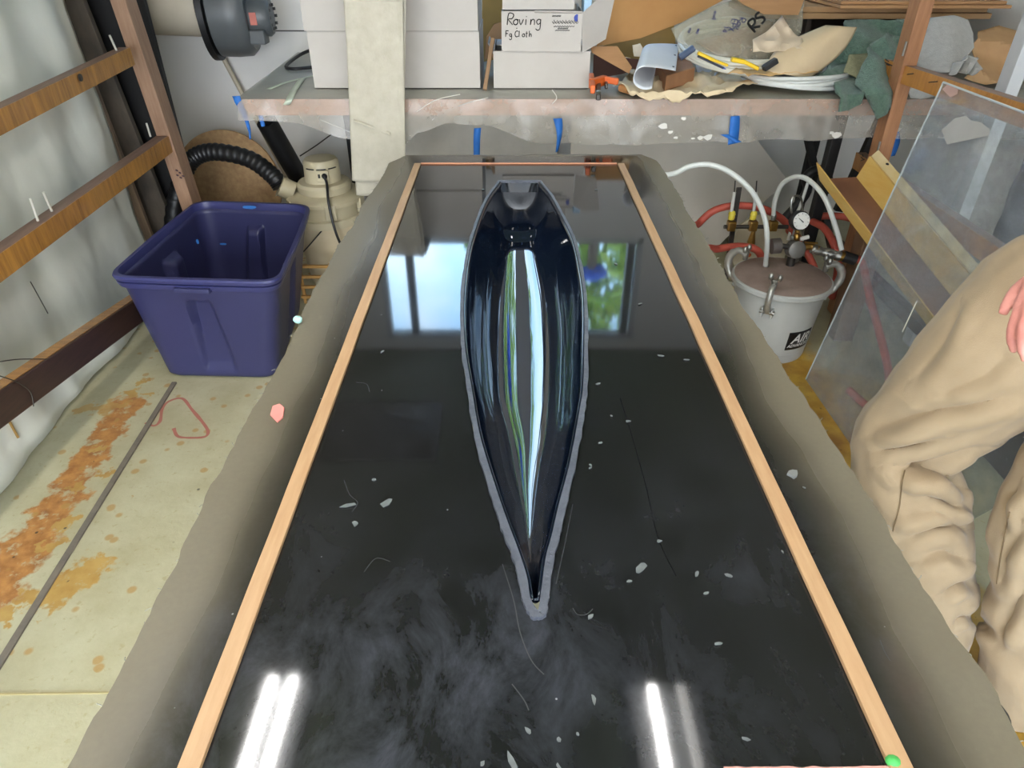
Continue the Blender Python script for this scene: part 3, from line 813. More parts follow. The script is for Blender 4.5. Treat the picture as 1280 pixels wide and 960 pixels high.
# ------------------------------------------------------------------ lath racks along both sides
def plank(p, q, w, h, name, m, parent, up=(0, 0, 1), bev=.003):
    return MB().bar(p, q, w, h, up).build(name, m, parent, smooth=False, bevel=bev)
XL = -1.5
rackL = thing('wall_rack', 'tall wooden rack with three resin soaked rails beside the blue tote', 'rack', (XL, 2.4, 0))
pt_, pb_ = U(154, 0, Y=2.99), U(236, 245, Y=3.0)
dv = (pt_ - pb_) / (pt_.z - pb_.z)
postL = plank(pb_ - dv * pb_.z, pb_ + dv * (2.2 - pb_.z), .058, .09, 'post', wood_m, rackL, up=(0, 1, 0))
pb2 = pb_ - dv * pb_.z
plank(V((pb2.x - .02, .35, 0)), V((pb2.x - .02, .35, 2.2)), .058, .09, 'post', wood_m, rackL, up=(0, 1, 0))
def rail(parent, pa, pb, w, h, face_m, top_m, side):
    """rail with a resin stained inner face and a bare top"""
    r = MB().bar(pa, pb, w, h).build('rail', top_m, parent, smooth=False, bevel=.003)
    d = (V(pb) - V(pa)).normalized(); s = d.cross(V((0, 0, 1))).normalized() * side
    o = s * (w / 2 + .0012)
    MB().bar(V(pa) + o, V(pb) + o, .0024, h * .985).build('resin_face', face_m, r, smooth=False)
    return r
def railpts(x, pa, pb, ext):
    a, b = U(*pa, X=x), U(*pb, X=x); d = (b - a).normalized(); return a, b + d * ext
a, b = railpts(XL + .03, (158, 70), (0, 148), 1.4); rail(rackL, a, b, .042, .062, resin_wood, rail_wood, -1)
a, b = railpts(XL + .03, (205, 180), (0, 327), 1.3); rail(rackL, a, b, .05, .068, resin_wood, rail_wood, -1)
a, b = railpts(XL + .05, (190, 372), (0, 506), 1.0); r3 = MB().bar(a, b, .05, .095).build('rail', dark_wood, rackL, smooth=False, bevel=.004)
MB().bar(a + V((-.004, 0, .0488)), b + V((-.004, 0, .0488)), .040, .0024).build('resin_face', resin_wood, r3, smooth=False)
peg_m = mat('pale_peg', (206, 200, 186), .5)
for (x0, y0, x1, y1) in ((145, 62, 137, 44), (187, 167, 183, 154), (46, 272, 38, 248), (63, 260, 54, 240)):
    b0 = U(x0, y0, X=XL + .03); t1 = U(x1, y1, X=XL + .03)
    MB().tube([b0 - (t1 - b0) * .3, t1], .004, 8).build('peg', peg_m, rackL)
MB().lathe([(.012, 0), (.012, .003)], U(100, 97, X=XL + .055), 14, (1, 0, 0)).build('bolt', dark_steel, rackL)
st = MB()
for k, (x, y) in enumerate(((221, 213), (225, 216), (222, 219), (226, 222), (229, 220))):
    c = U(x, y, Y=2.94); st.box(c + V((0, -.001, 0)), (.010, .0016, .006), Matrix.Rotation(.5, 3, 'Y'))
st.build('stamp_mark', mat('purple_stamp', (70, 44, 54), .7), postL, smooth=False)

wood_r = mat('warm_rack_wood', (172, 122, 84), .5, c2=(146, 98, 64), scale=14, stretch=(6, 6, .6), bump=.15)
resin_r = mat('amber_rail_face', (206, 146, 66), .28, c2=(160, 96, 40), scale=8, stretch=(1, 9, 1), var=.9, bump=.2, coat=.4)
XR = 1.5
rackR = thing('wall_rack', 'tall wooden rack with stained rails behind the clear sheet', 'rack', (XR, 2.4, 0))
pt_, pb_ = U(1153, 0, Y=2.72), U(1099, 195, Y=2.72)
dv = (pt_ - pb_) / (pt_.z - pb_.z); pb0 = pb_ - dv * pb_.z
postR = plank(pb0, pb_ + dv * (2.2 - pb_.z), .052, .075, 'post', wood_r, rackR, up=(0, 1, 0))
plank(V((pb0.x + .06, .35, 0)), V((pb0.x + .06, .35, 2.2)), .052, .075, 'post', wood_r, rackR, up=(0, 1, 0))
a, b = railpts(XR - .055, (1103, 82), (1280, 142), 2.1); railA = rail(rackR, a, b, .04, .060, resin_r, rail_wood, 1)
a2, b2 = railpts(XR + .025, (1074, 200), (1245, 318), 1.7); railB = rail(rackR, a2, b2, .04, .068, resin_r, rail_wood, 1)
a3 = V((a2.x - .02, a2.y, .22)); b3 = V((b2.x + .0, b2.y, .22)); plank(a3, b3, .045, .05, 'rail', dark_wood, rackR)
for (x0, y0, x1, y1) in ((1106, 78, 1117, 83), (1107, 74, 1111, 77), (1134, 93, 1142, 92), (1161, 103, 1172, 102), (1108, 80, 1112, 82)):
    xm = XR + (-.078 if y0 < 150 else .002); p, q = U(x0, y0, X=xm), U(x1, y1, X=xm); MB().tube([p, q], .0018, 5).build('pencil_mark', ink, railA if y0 < 150 else railB, smooth=False)
for (x0, y0, x1, y1) in ((1076, 196, 1080, 200), (1076, 201, 1081, 199), (1078, 193, 1079, 196)):
    xm = XR + (-.078 if y0 < 150 else .002); p, q = U(x0, y0, X=xm), U(x1, y1, X=xm); MB().tube([p, q], .0018, 5).build('pencil_mark', ink, railA if y0 < 150 else railB, smooth=False)
for p_, q_ in (((1133, 52), (1128, 70)), ((1100, 177), (1096, 192))):
    MB().tube([U(*p_, Y=2.675), U(*q_, Y=2.675)], .004, 6).build('bracket_pin', steel, postR)


# unseen plywood on two high rack arms, added to shade the floor and curtain
for yy in (.8, 2.4):
    MB().box((-1.34, yy, 1.49), (.34, .04, .03)).build('arm', wood_m, rackL, smooth=False, bevel=.002)
tag(MB().box((-1.33, 1.62, 1.5145), (.38, 2.1, .018)).build('shade_plywood', cardboard, smooth=False, bevel=.001), 'unseen plywood sheet added on the high arms of the left rack for shade', 'plywood')

# ------------------------------------------------------------------ left background
def leaning(name, pxpoly, Yw, th, m, label, cat, **k):
    pl = [U(x, y, Y=Yw) for x, y in pxpoly]
    for p in pl:
        if p.z < .02: p.z = .0
    o = MB().slab(pl, (0, th, 0)).build(name, m, smooth=False, bevel=.002)
    return tag(o, label, cat)
def board(name, c0, c1, w, th, m, label, cat):
    """board standing or leaning between foot c0 and head c1"""
    o = MB().bar(c0, c1, w, th, (0, 1, 0)).build(name, m, smooth=False, bevel=.002)
    return tag(o, label, cat)
t1, t0 = U(136, 0, Y=3.22), U(207, 250, Y=3.22); d = (t1 - t0) / (t1.z - t0.z)
board('black_board', t0 - d * t0.z, t0 + d * (2.0 - t0.z), .30, .03, black_m, 'tall matt black board standing behind the rack post', 'board')
t1, t0 = U(76, 0, Y=3.11), U(180, 250, Y=3.13); d = (t1 - t0) / (t1.z - t0.z)
wth = mat('weathered_board', (104, 92, 78), .8, c2=(50, 44, 40), scale=7, stretch=(2, 2, .8), var=.8, bump=.3, bscale=18)
board('weathered_board', t0 - d * t0.z, t0 + d * (1.9 - t0.z), .19, .03, wth, 'dirty weathered board behind the white plastic curtain edge', 'board')
t1, t0 = U(112, 105, Y=3.02), U(172, 262, Y=3.03); d = (t1 - t0) / (t1.z - t0.z)
board('batten', t0 - d * t0.z, t1, .05, .022, mat('grey_wood', (140, 116, 92), .7, c2=(112, 92, 72), scale=12, stretch=(6, 6, .7)), 'short grey-brown batten leaning beside the plastic curtain', 'batten')
# white plastic curtain hanging along the left wall
pc_m = film('milky_plastic', (226, 228, 222), 1.6, .35, 5, .72, 1.0)
def curtain(u, v):
    y = 2.90 - 2.5 * u; z = .015 + 2.35 * v
    x = -1.60 - .055 * max(0, 1 - u / .6) - .03 * v
    f = .012 * math.sin(u * 34 + 5 * nz((0, y * 1.1, z * .9))) * (.3 + .7 * v) + .050 * nz((2, y * 1.7 + z * .5, z * .8)) + .012 * nz((5, y * 7, z * 4)) + .004 * nz((9, y * 22, z * 14))
    x += f
    if z < .25: x += (1 - z / .25) ** 2 * .04
    if u < .05: y += .03 * nz((0, 1, z * 3))
    return (x, y, z)
cur = MB().grid(curtain, 130, 60).build('plastic_curtain', mat('white_plastic_sheet', (226, 226, 214), .38, c2=(218, 218, 204), scale=3, bump=.06, bscale=14), fix=False, org=(-1.6, 1.65, 0), solid=.0015)
tag(cur, 'white plastic sheet hanging in folds along the side wall', 'curtain')
# brown streak on curtain foot and loose wires
q = MB(); q.tube([curtain(.46, .16), V(curtain(.47, .1)) + V((.003, 0, 0)), V(curtain(.475, .03)) + V((.004, 0, 0))], .004, 6)
q.build('resin_drip', mat('brown_drip', (150, 116, 60), .5), cur)
wire_m = mat('dark_wire', (52, 46, 36), .6)
for lab, pp, X in (('thin dark thread hanging on the white curtain below the middle rail', [(38, 352), (48, 370), (60, 392)], -1.555),
                   ('thin dark wire looping over the lowest rail', [(0, 452), (25, 449), (60, 449)], -1.40), ('thin dark wire drooping down the dark rail face', [(0, 470), (22, 478), (38, 490), (42, 508)], -1.42)):
    tag(MB().tube(cat_curve([U(x, y, X=X) for x, y in pp], 6), .0016, 6).build('wire', wire_m), lab, 'wire')

# OSB disc leaning on the far wall
osb = mat('chip_board', (222, 186, 138), .75, c2=(160, 120, 82), scale=34, stretch=(1.0, 1, 1), var=1.2, bump=.15)
dc = V(U(288, 232, Y=3.66)); dc.z = .285
dm = MB(); ax = V((0, -1, .14)).normalized()
dm.lathe([(.265, -.009), (.278, -.009), (.278, .009), (.265, .009)], dc, 56, ax)
tag(dm.build('wooden_disc', osb, smooth=True, angle=30), 'round chipboard disc leaning on the far wall behind the black hose', 'disc')

# duct fan on the far wall
fan = thing('duct_fan', 'dark grey blower with a motor on the far wall', 'blower', (-1.31, 3.6, 1.07))
fc = U(291, 14, Y=3.58)
fg = mat('fan_grey', (92, 96, 98), .4, c2=(80, 84, 86), scale=6)
MB().lathe([(.05, -.085), (.165, -.085), (.188, -.075), (.192, .0), (.188, .06), (.165, .085), (.05, .085)], fc, 40, (1, .12, 0)).build('housing', fg, fan)
MB().lathe([(.19, -.112), (.205, -.112), (.205, -.085), (.19, -.085)], fc, 40, (1, .12, 0)).build('mounting_ring', black_rubber, fan)
mc = fc + V((.13, -.03, -.02))
MB().lathe([(.03, -.045), (.078, -.045), (.082, -.03), (.082, .04), (.07, .055), (.02, .06)], mc, 28, (1, .12, 0)).build('motor', fg, fan)
q = MB()
for k in range(10):
    a_ = 2 * math.pi * k / 10; q.box(mc + V((.058, .006, 0)) + V((0, math.cos(a_) * .05, math.sin(a_) * .05)), (.01, .012, .012))
q.build('vent_slot', black_rubber, fan, smooth=False)
MB().box(mc + V((.0, -.06, -.075)), (.07, .07, .06)).build('junction_box', fg, fan, smooth=False, bevel=.006)
lb_ = MB().box(mc + V((-.005, -.083, .0)), (.03, .004, .05)); lb_.build('motor_label', mat('red_label', (206, 120, 106), .5), fan, smooth=False)
MB().box(fc + V((-.02, .25, 0)), (.12, .15, .16)).build('wall_mount', dark_steel, fan, smooth=False, bevel=.004)
pm_ = mat('duct_beige', (206, 196, 176), .5, c2=(190, 180, 160), scale=4)
dp = MB().tube([fc + V((-.125, -.012, .02)), fc + V((-.4, -.02, .03)), V((-1.99, fc.y, fc.z + .04))], .125, 28)
tag(dp.build('duct_pipe', pm_, org=(-1.7, 3.6, .98)), 'wide beige duct pipe running into the grey blower', 'pipe')
p0, p1 = U(240, 0, Y=3.84), U(372, 246, Y=3.84); d = (p0 - p1) / (p0.z - p1.z)
tag(MB().tube([p1 - d * p1.z, p1 + d * (1.9 - p1.z)], .012, 10).build('slim_pole', mat('beige_pole', (196, 184, 160), .5)), 'slim beige pole leaning across the far wall beside the blower', 'pole')

# black tube leaning under the bench corner
p1, p0 = U(333, 152, Y=3.20), U(383, 238, Y=3.36); d = (p1 - p0) / (p1.z - p0.z); f0 = p0 - d * p0.z
tb_ = MB(); axd = (p1 - f0).normalized(); L_ = (p1 - f0).length
tb_.lathe([(.036, 0), (.046, 0), (.046, L_), (.036, L_), (.036, .02)], f0, 24, axd, True, True)
tag(tb_.build('black_tube', mat('black_tube_plastic', (16, 16, 18), .45)), 'black tube leaning under the bench corner behind the vacuum', 'tube')

# ------------------------------------------------------------------ shop vacuum
vc = V((U(402, 210, Y=3.10).x, 3.10, 0))
vac = thing('shop_vacuum', 'cream shop vacuum with a black hose behind the tote', 'vacuum cleaner', vc)
MB().lathe([(.118, .02), (.126, .0), (.130, .02), (.150, .30), (.152, .31)], vc, 40).build('tank', mat('vac_tank', (202, 188, 160), .4, c2=(186, 168, 134), scale=5), vac)
MB().lathe([(.152, .30), (.160, .30), (.162, .335), (.156, .34)], vc, 40).build('tank_rim', vac_cream, vac)
MB().lathe([(.150, .34), (.154, .35), (.156, .40), (.174, .402), (.176, .418), (.168, .428), (.12, .44)], vc, 40).build('lid', vac_cream, vac)
MB().lathe([(.120, .437), (.122, .470), (.112, .482), (.08, .486)], vc, 36).build('motor_collar', vac_cream, vac)
MB().lathe([(.082, .484), (.078, .57), (.070, .582), (.02, .588)], vc, 36).build('motor_head', vac_cream, vac)
q = MB()
for a0 in (-2.2, -1.55, -.9):
    for k in range(6):
        a_ = a0 + k * .08; q.box(vc + V((math.cos(a_) * .0795, math.sin(a_) * .0795, .552)), (.008, .008, .004), Matrix.Rotation(a_, 3, 'Z'))
q.build('air_slot', black_rubber, vac, smooth=False)
MB().box(vc + V((.022, -.082, .525)), (.055, .012, .05)).build('switch_plate', vac_cream, vac, smooth=False, bevel=.003)
MB().box(vc + V((.008, -.09, .527)), (.008, .006, .016)).build('switch', black_rubber, vac, smooth=False)
MB().lathe([(.011, 0), (.013, .004), (.006, .012)], vc + V((.032, -.087, .527)), 14, (0, -1, 0)).build('cord_grommet', black_rubber, vac)
for a_ in (-2.6, -1.25, -.2):
    q = MB(); c = vc + V((math.cos(a_) * .168, math.sin(a_) * .168, .385)); q.box(c, (.022, .05, .07), Matrix.Rotation(a_, 3, 'Z'))
    q.build('latch', vac_cream, vac, smooth=False, bevel=.005)
MB().lathe([(.046, -.03), (.046, .03), (.052, .034)], vc + V((-.165, -.03, .45)), 20, (-.8, -.2, .5)).build('hose_inlet', vac_cream, vac)
q = MB(); pp = cat_curve([vc + V((.032, -.097, .527)), vc + V((.045, -.118, .50)), vc + V((.06, -.19, .44)), vc + V((.075, -.215, .34)), vc + V((.09, -.2, .25)), vc + V((.13, -.16, .12)), vc + V((.16, -.08, .03)), vc + V((.26, .05, .012))], 8)
q.tube(pp, .006, 8); q.build('cord', black_rubber, vac)
hp_ = cat_curve([vc + V((-.19, -.035, .465)), U(340, 219, Y=3.08), U(312, 199, Y=3.12), U(272, 190, Y=3.14), U(246, 195, Y=3.14), U(232, 212, Y=3.12), U(220, 250, Y=3.08), U(214, 300, Y=3.0)], 14)
rr_ = [.038 + .003 * math.sin(i * 2.1) for i in range(len(hp_))]
hq = MB().tube(hp_, rr_, 16)
hq.build('hose', mat('black_hose', (20, 20, 22), .42), vac, angle=80)
c = vc + V((-.02, -.14, .25)); q = MB().tube(cat_curve([vc + V((-.0, -.153, .30)), vc + V((-.05, -.17, .25)), vc + V((-.10, -.16, .2))], 6), .003, 6); q.build('bail_wire', black_rubber, vac)
bm_ = mat('brown_crate', (176, 132, 70), .7)
cr = thing('wire_crate', 'small amber plastic crate on the floor between tote and table', 'crate', (vc.x + .03, vc.y - .27, 0))
for k in range(4): MB().box((vc.x - .02, vc.y - .30, .04 + .05 * k), (.16, .014, .014)).build('slat', bm_, cr, smooth=False, bevel=.003)
for sx_ in (-.09, .05): MB().box((vc.x + sx_, vc.y - .285, .10), (.014, .014, .20)).build('upright', bm_, cr, smooth=False, bevel=.003)

# ------------------------------------------------------------------ workbench along the far wall
BX0, BX1 = -1.08, 2.06
bench = thing('workbench', 'long workbench against the far wall with a pinkish wooden edge', 'workbench', (.3, 3.3, 0))
bt_m = mat('bench_top_grey', (218, 224, 212), .5, c2=(202, 208, 196), scale=4)
edge_m = mat('bench_edge_wood', (212, 170, 150), .6, c2=(190, 148, 128), scale=8, stretch=(.8, 6, 6))
MB().slab([V((-1.045, BF, BZ - .036)), V((BX1, BF, BZ - .036)), V((BX1, WY - .003, BZ - .036)), V((-1.12, WY - .003, BZ - .036))], (0, 0, .034)).build('bench_top', bt_m, bench, smooth=False, bevel=.002)
MB().slab([V((-1.045, BF - .016, BZ - .062)), V((BX1, BF - .016, BZ - .062)), V((BX1, BF - .0005, BZ - .062)), V((-1.045, BF - .0005, BZ - .062))], (0, 0, .060)).build('front_edge', edge_m, bench, smooth=False, bevel=.002)
for x, y in ((-.86, 3.75), (.45, 3.80), (1.36, 2.95), (1.60, 3.70)):
    MB().box((x, y, (BZ - .036) / 2), (.045, .045, BZ - .037)).build('leg', black_m, bench, smooth=False, bevel=.003)
plank((1.62, 3.22, .08), (1.40, 3.64, BZ - .08), .03, .045, 'brace', black_m, bench, up=(0, 1, 0))
p0, p1 = U(1070, 215, Y=3.12), U(1090, 172, Y=3.12)
plank(p0 - (p1 - p0) * 1.2, p1 + (p1 - p0) * .6, .04, .03, 'brace', black_m, bench, up=(0, 1, 0))
# dust sheet over the bench, hanging down in front
skirt_m = film('dusty_film', (190, 180, 168), .46, .3, 7, .6, 1.0)
def hem(x):
    px = 640 + 850 * x / 2.62
    pts = [(300, 148), (360, 152), (440, 172), (505, 180), (520, 166), (560, 152), (600, 155), (680, 178), (740, 179), (840, 178), (920, 176), (1000, 173), (1100, 171), (1300, 172), (1500, 171)]
    for (a, ya), (b, yb) in zip(pts, pts[1:]):
        if px <= b:
            k = max(0, (px - a) / (b - a)); py = ya + (yb - ya) * (k * k * (3 - 2 * k)); break
    return U(640, py, Y=BF - .02).z + .006 * nz((x * 9, 0, 0))
def dust(u, v):
    x = -1.05 + u * (2.04 + 1.05)
    if v < .35:
        k = v / .35; y = WY - .02 - (WY - .02 - BF + .026) * k; z = BZ + .0015 + .0012 * (1 + nz((x * 6, y * 6, 0)))
        x += -.06 * (1 - k) * (1 - u)
    else:
        k = (v - .35) / .65; h_ = hem(x); z = BZ - (BZ - h_) * k
        y = BF - .027 - .012 * k - .014 * k * math.sin(x * 17 + 3 * nz((x * 2, 0, 0))) - .005 * nz((x * 14, z * 14, 0))
    return (x, y, z)
ds = MB().grid(dust, 150, 40).build('dust_sheet', skirt_m, fix=False, org=(.3, BF, BZ))
tag(ds, 'clear plastic dust sheet over the workbench, hanging in front', 'plastic sheet')
sp_m = mat('white_plaster_splash', (226, 222, 214), .7)
for (x, y, s) in ((855, 148, .012), (830, 158, .02), (838, 165, .012), (875, 172, .014), (885, 171, .02), (866, 173, .008), (1045, 169, .02), (1040, 166, .012), (845, 172, .012)):
    c = U(x, y, Y=BF - .046); rnd = random.Random(x)
    pl = [c + V((math.cos(k * .785) * s * rnd.uniform(.5, 1.2), 0, math.sin(k * .785) * s * .6 * rnd.uniform(.5, 1.2))) for k in range(8)]
    MB().slab(pl, (0, .0012, 0)).build('plaster_splash', sp_m, ds, smooth=False)
for pp in ([(520, 140), (545, 125), (575, 118)], [(540, 150), (575, 132), (610, 122)], [(400, 150), (420, 158), (445, 168)], [(690, 130), (696, 122), (690, 112)]):
    MB().tube(cat_curve([U(x, y, Y=BF - .030) for x, y in pp], 5), .0016, 5).build('plaster_streak', sp_m, ds)

# blue masking tape ends hanging along the bench
def tape(pxs, Yw, wpx, label, tw=0):
    c = cat_curve([U(x, y, Y=Yw + tw * k) for k, (x, y) in enumerate(pxs)], 6); q = MB(); n = len(c)
    for i, p in enumerate(c):
        w_ = (wpx[0] + (wpx[1] - wpx[0]) * i / (n - 1)) / F * 2.6 / 2
        s = V((math.cos(i * .05), math.sin(i * .05) * .6, .06))
        q.v += [p - s * w_ + V((0, .002 * math.sin(i), 0)), p, p + s * w_]
    for i in range(n - 1):
        q.f += [(i * 3, i * 3 + 1, i * 3 + 4, i * 3 + 3), (i * 3 + 1, i * 3 + 2, i * 3 + 5, i * 3 + 4)]
    return tag(q.build('hanging_tape', blue_tape, fix=False, solid=.0012, offset=0), label, 'tape')
tape([(295, 120), (299, 130), (306, 145), (311, 160), (313, 174)], 2.75, (10, 3), 'blue tape tail hanging from the left corner of the bench')
tape([(597, 160), (596, 178), (596, 215)], 2.77, (9, 9), 'straight blue tape strip hanging behind the far table end')
tape([(697, 148), (699, 160), (699, 172), (696, 190)], 2.72, (11, 5), 'tapered blue tape strip hanging in the middle of the bench front')
tape([(919, 145), (918, 160), (916, 180)], 2.72, (11, 17), 'short wide blue tape on the bench front below the white tube coil')
tape([(905, 168), (913, 172), (924, 178)], 2.715, (9, 9), 'crumpled blue tape end beside the short wide tape')
tape([(1119, 165), (1121, 178), (1116, 195)], 2.765, (10, 8), 'blue tape end hanging next to the rack post')
tape([(325, 141), (327, 150), (329, 158)], 2.77, (6, 5), 'short blue tape tab above the leaning black tube')

# masking strips and black cable on the bench's left end
MB_ = MB(); tpm = mat('pale_green_tape', (214, 224, 204), .6)
def flat_tape(pp, w, label):
    c = [U(x, y, z=BZ + .005) if y < 121 else U(x, y, Y=BF - .027) for x, y in pp]; c = cat_curve(c, 6); q = MB()
    for i, p in enumerate(c):
        t = (c[min(i + 1, len(c) - 1)] - c[max(i - 1, 0)]).normalized(); s = V((1, 0, 0)) if abs(t.z) > .5 else t.cross(V((0, 0, 1))).normalized()
        if s.x < 0: s = -s
        q.v += [p - s * w, p + s * w]
    q.f = [(i * 2, i * 2 + 1, i * 2 + 3, i * 2 + 2) for i in range(len(c) - 1)]
    return tag(q.build('tape_strip', tpm, fix=False, solid=.0008), label, 'tape')
flat_tape([(336, 111), (360, 102), (394, 94)], .010, 'pale strip of tape lying towards the big white boxes')
flat_tape([(378, 98), (368, 112), (362, 124), (358, 131)], .013, 'pale strip of tape hanging over the bench edge')
cb = MB().tube(cat_curve([U(396, 60, z=BZ + .06), U(376, 68, z=BZ + .03), U(358, 82, z=BZ + .012), U(366, 86, z=BZ + .012), U(394, 84, z=BZ + .012), U(410, 86, z=BZ + .012)], 8), .0075, 8)
tag(cb.build('cable', black_rubber), 'black cable loop on the bench beside the big white boxes', 'cable')

# ------------------------------------------------------------------ white boxes
def carton(name, x0, x1, y0, z0, z1, dep, label, m=white_box, rot=0, parts=True, lid_gap=True):
    cx = (x0 + x1) / 2; t = thing(name, label, 'box', (cx, y0 + dep / 2, z0))
    R = Matrix.Rotation(rot, 3, 'Z'); c = V((cx, y0 + dep / 2, 0))
    def L(x, y, z): return c + R @ V((x, y, 0)) + V((0, 0, z))
    w = x1 - x0; q = MB(); hw, hd = w / 2, dep / 2; th = .004
    for s in (-1, 1):
        q.box(L(s * (hw - th / 2), 0, (z0 + z1) / 2), (th, dep, z1 - z0), R)
        q.box(L(0, s * (hd - th / 2), (z0 + z1) / 2), (w - 2 * th, th, z1 - z0), R)
    q.box(L(0, 0, z0 + th / 2), (w - 2 * th, dep - 2 * th, th), R)
    q.build('body', m, t, smooth=False)
    return t, L, R, hw, hd
def closed_box(name, x0, x1, y0, z0, z1, dep, label, rot=0):
    t, L, R, hw, hd = carton(name, x0, x1, y0, z0, z1 - .003, dep, label, rot=rot)
    for s in (-1, 1):
        MB().box(L(0, s * (hd / 2 + .0005), z1 - .0015), (hw * 2, hd - .001, .003), R).build('flap', white_box, t, smooth=False)
    return t, L, R, hw, hd
zb = BZ + .006
x0, x1 = U(391, 112, z=zb).x, U(600, 112, z=zb).x
zt1 = U(500, 39, Y=2.935).z
closed_box('carton', x0, x1, 2.935, zb, zt1, .42, 'large white box on the bench, bottom of the wide stack')
closed_box('carton', x0 - .005, x1 - .003, 2.925, zt1 + .002, zt1 + .215, .42, 'large white box on top of the wide stack behind the hanging mat')
xa, xb = U(617, 113, z=zb).x, U(737, 113, z=zb).x; zt2 = U(680, 64, Y=2.93).z
t, L, R, hw, hd = carton('carton', xa, xb, 2.93, zb, zt2, .34, 'low white box under the handwritten box on the bench')
MB().box(L(-hw - .012, .06, zt2 - .01), (.004, .2, .05), Matrix.Rotation(-.5, 3, 'Y')).build('flap', white_box, t, smooth=False)
MB().box(L(0, hd * .5, zt2 - .002), (hw * 1.9, hd * .9, .003)).build('flap', white_box, t, smooth=False)
xc, xd = U(628, 60, Y=2.915).x, U(727, 60, Y=2.915).x; zt3 = U(680, 14, Y=2.915).z
t, L, R, hw, hd = carton('carton', xc, xd, 2.915, zt2 + .002, zt3, .30, 'open white box with handwriting on its front, right stack', rot=-.02)
fy = -hd
wr = MB()
def on_front(px, py): return U(px, py, Y=2.9125)
o1 = on_front(634, 31); sz = (on_front(634, 17).z - o1.z)
wq = MB(); write(wq, 'Roving', o1, (1, -.02, 0), (.12, 0, 1), sz, .0016, .58); wq.build('handwriting', ink, t)
wq = MB(); o2 = on_front(632, 46); write(wq, 'Fg Cloth', o2, (1, -.02, 0), (.05, 0, 1), sz * .55, .0013, .66)
write(wq, '+', on_front(645, 37.5), (1, 0, 0), (0, 0, 1), sz * .3, .001); wq.build('handwriting', ink, t)
wq = MB()
for yy, xa_, xb_, amp in ((20, 690, 701, 1.2), (27, 690, 722, 2.2), (28.5, 691, 723, 1.6), (33, 692, 718, .6), (35.5, 697, 710, 1.4), (38, 694, 712, .6)):
    pts = [on_front(xa_ + (xb_ - xa_) * k / 24, yy + amp * math.sin(k * 2.3)) for k in range(25)]; wq.tube(pts, .0011, 4)
wq.build('crossed_out_writing', ink, t)
MB().lathe([(.0125, 0), (.0125, .0012)], on_front(721.5, 22.5) + V((0, .001, 0)), 20, (0, -1, 0)).build('dot_sticker', mat('blue_dot', (34, 60, 160), .5), t)
MB().slab([U(727.5, 66, Y=2.913), U(756, 49, Y=2.99), U(768, -6, Y=3.00), U(746, 0, Y=2.95), U(728, 16, Y=2.916)], (.004, .002, 0)).build('flap', white_box, t, smooth=False)
MB().slab([U(668, 15, Y=2.911), U(727, 16, Y=2.911), U(727, 14, Y=2.905), U(668, 13, Y=2.905)], (0, 0, -.003)).build('flap', white_box, t, smooth=False)
xe, xf = U(628, 5, Y=2.93).x, U(722, 5, Y=2.93).x
t, L, R, hw, hd = closed_box('carton', xe, xf - .012, 2.93, zt3 + .004, zt3 + .14, .24, 'white box at the top edge of the picture above the handwritten box')
bs = MB().box(U(733, 9, Y=2.99), (.03, .10, .06)); tag(bs.build('blue_packet', mat('pale_blue', (170, 206, 234), .5), smooth=False, bevel=.003), 'pale blue packet tucked behind the handwritten box', 'packet')
# stick and boards between the box stacks
a, b = U(606, 112, z=zb), U(616, 48, Y=3.05)
board('lath', a + V((0, 0, 0)), b, .016, .010, mat('old_lath', (160, 128, 96), .7), 'thin wooden lath standing between the two box stacks', 'lath')
def standing(name, pxpoly, Y0_, Y1_, th, m, label, cat='card'):
    ys = [p[1] for p in pxpoly]; lo, hi = max(ys), min(ys)
    pl = [U(x, y, Y=Y0_ + (Y1_ - Y0_) * (lo - y) / (lo - hi)) for x, y in pxpoly]
    mn = min(p.z for p in pl)
    o = MB().slab(pl, (0, th, 0)).build(name, m, smooth=False)
    return tag(o, label, cat)
standing('olive_card', [(601, 78), (630, 72), (634, -8), (603, -8)], 3.45, 3.52, .006, olive_card, 'yellow olive card standing behind the gap of the box stacks')
standing('brown_card', [(606, 74), (628, 70), (632, 26), (618, 30), (608, 46)], 3.40, 3.43, .006, amber_card, 'curved brown card in front of the olive card between the stacks')

# hanging fibreglass mat
mat_m = mat('fibre_mat', (192, 186, 170), .8, c2=(178, 171, 153), scale=24, bump=.25, bscale=120)
def hang(xl_top, xr_top, xl_bot, xr_bot, ybot, Yf, label_part, n=30, m_=60, off=0):
    """strip that comes off the top of the box stack and hangs to ybot"""
    ztop = zt1 + .222
    def fn(u, v):
        pxb = ybot * v
        xl = xl_top + (xl_bot - xl_top) * v; xr = xr_top + (xr_bot - xr_top) * v
        p = U(xl + (xr - xl) * u, pxb, Y=Yf)
        p.y += .010 * math.sin(u * 5 + v * 3 + off) * (.4 + v) + .006 * nz((u * 3, v * 6, off)) - (.02 if u > .9 else 0) * (u - .9) * 5
        return p
    q = MB().grid(fn, n, m_)
    return q, fn, ztop
mroot = thing('fibreglass_mat', 'long off-white fibreglass mat strip hanging over the boxes and bench', 'mat', (-.5, 2.7, .55))
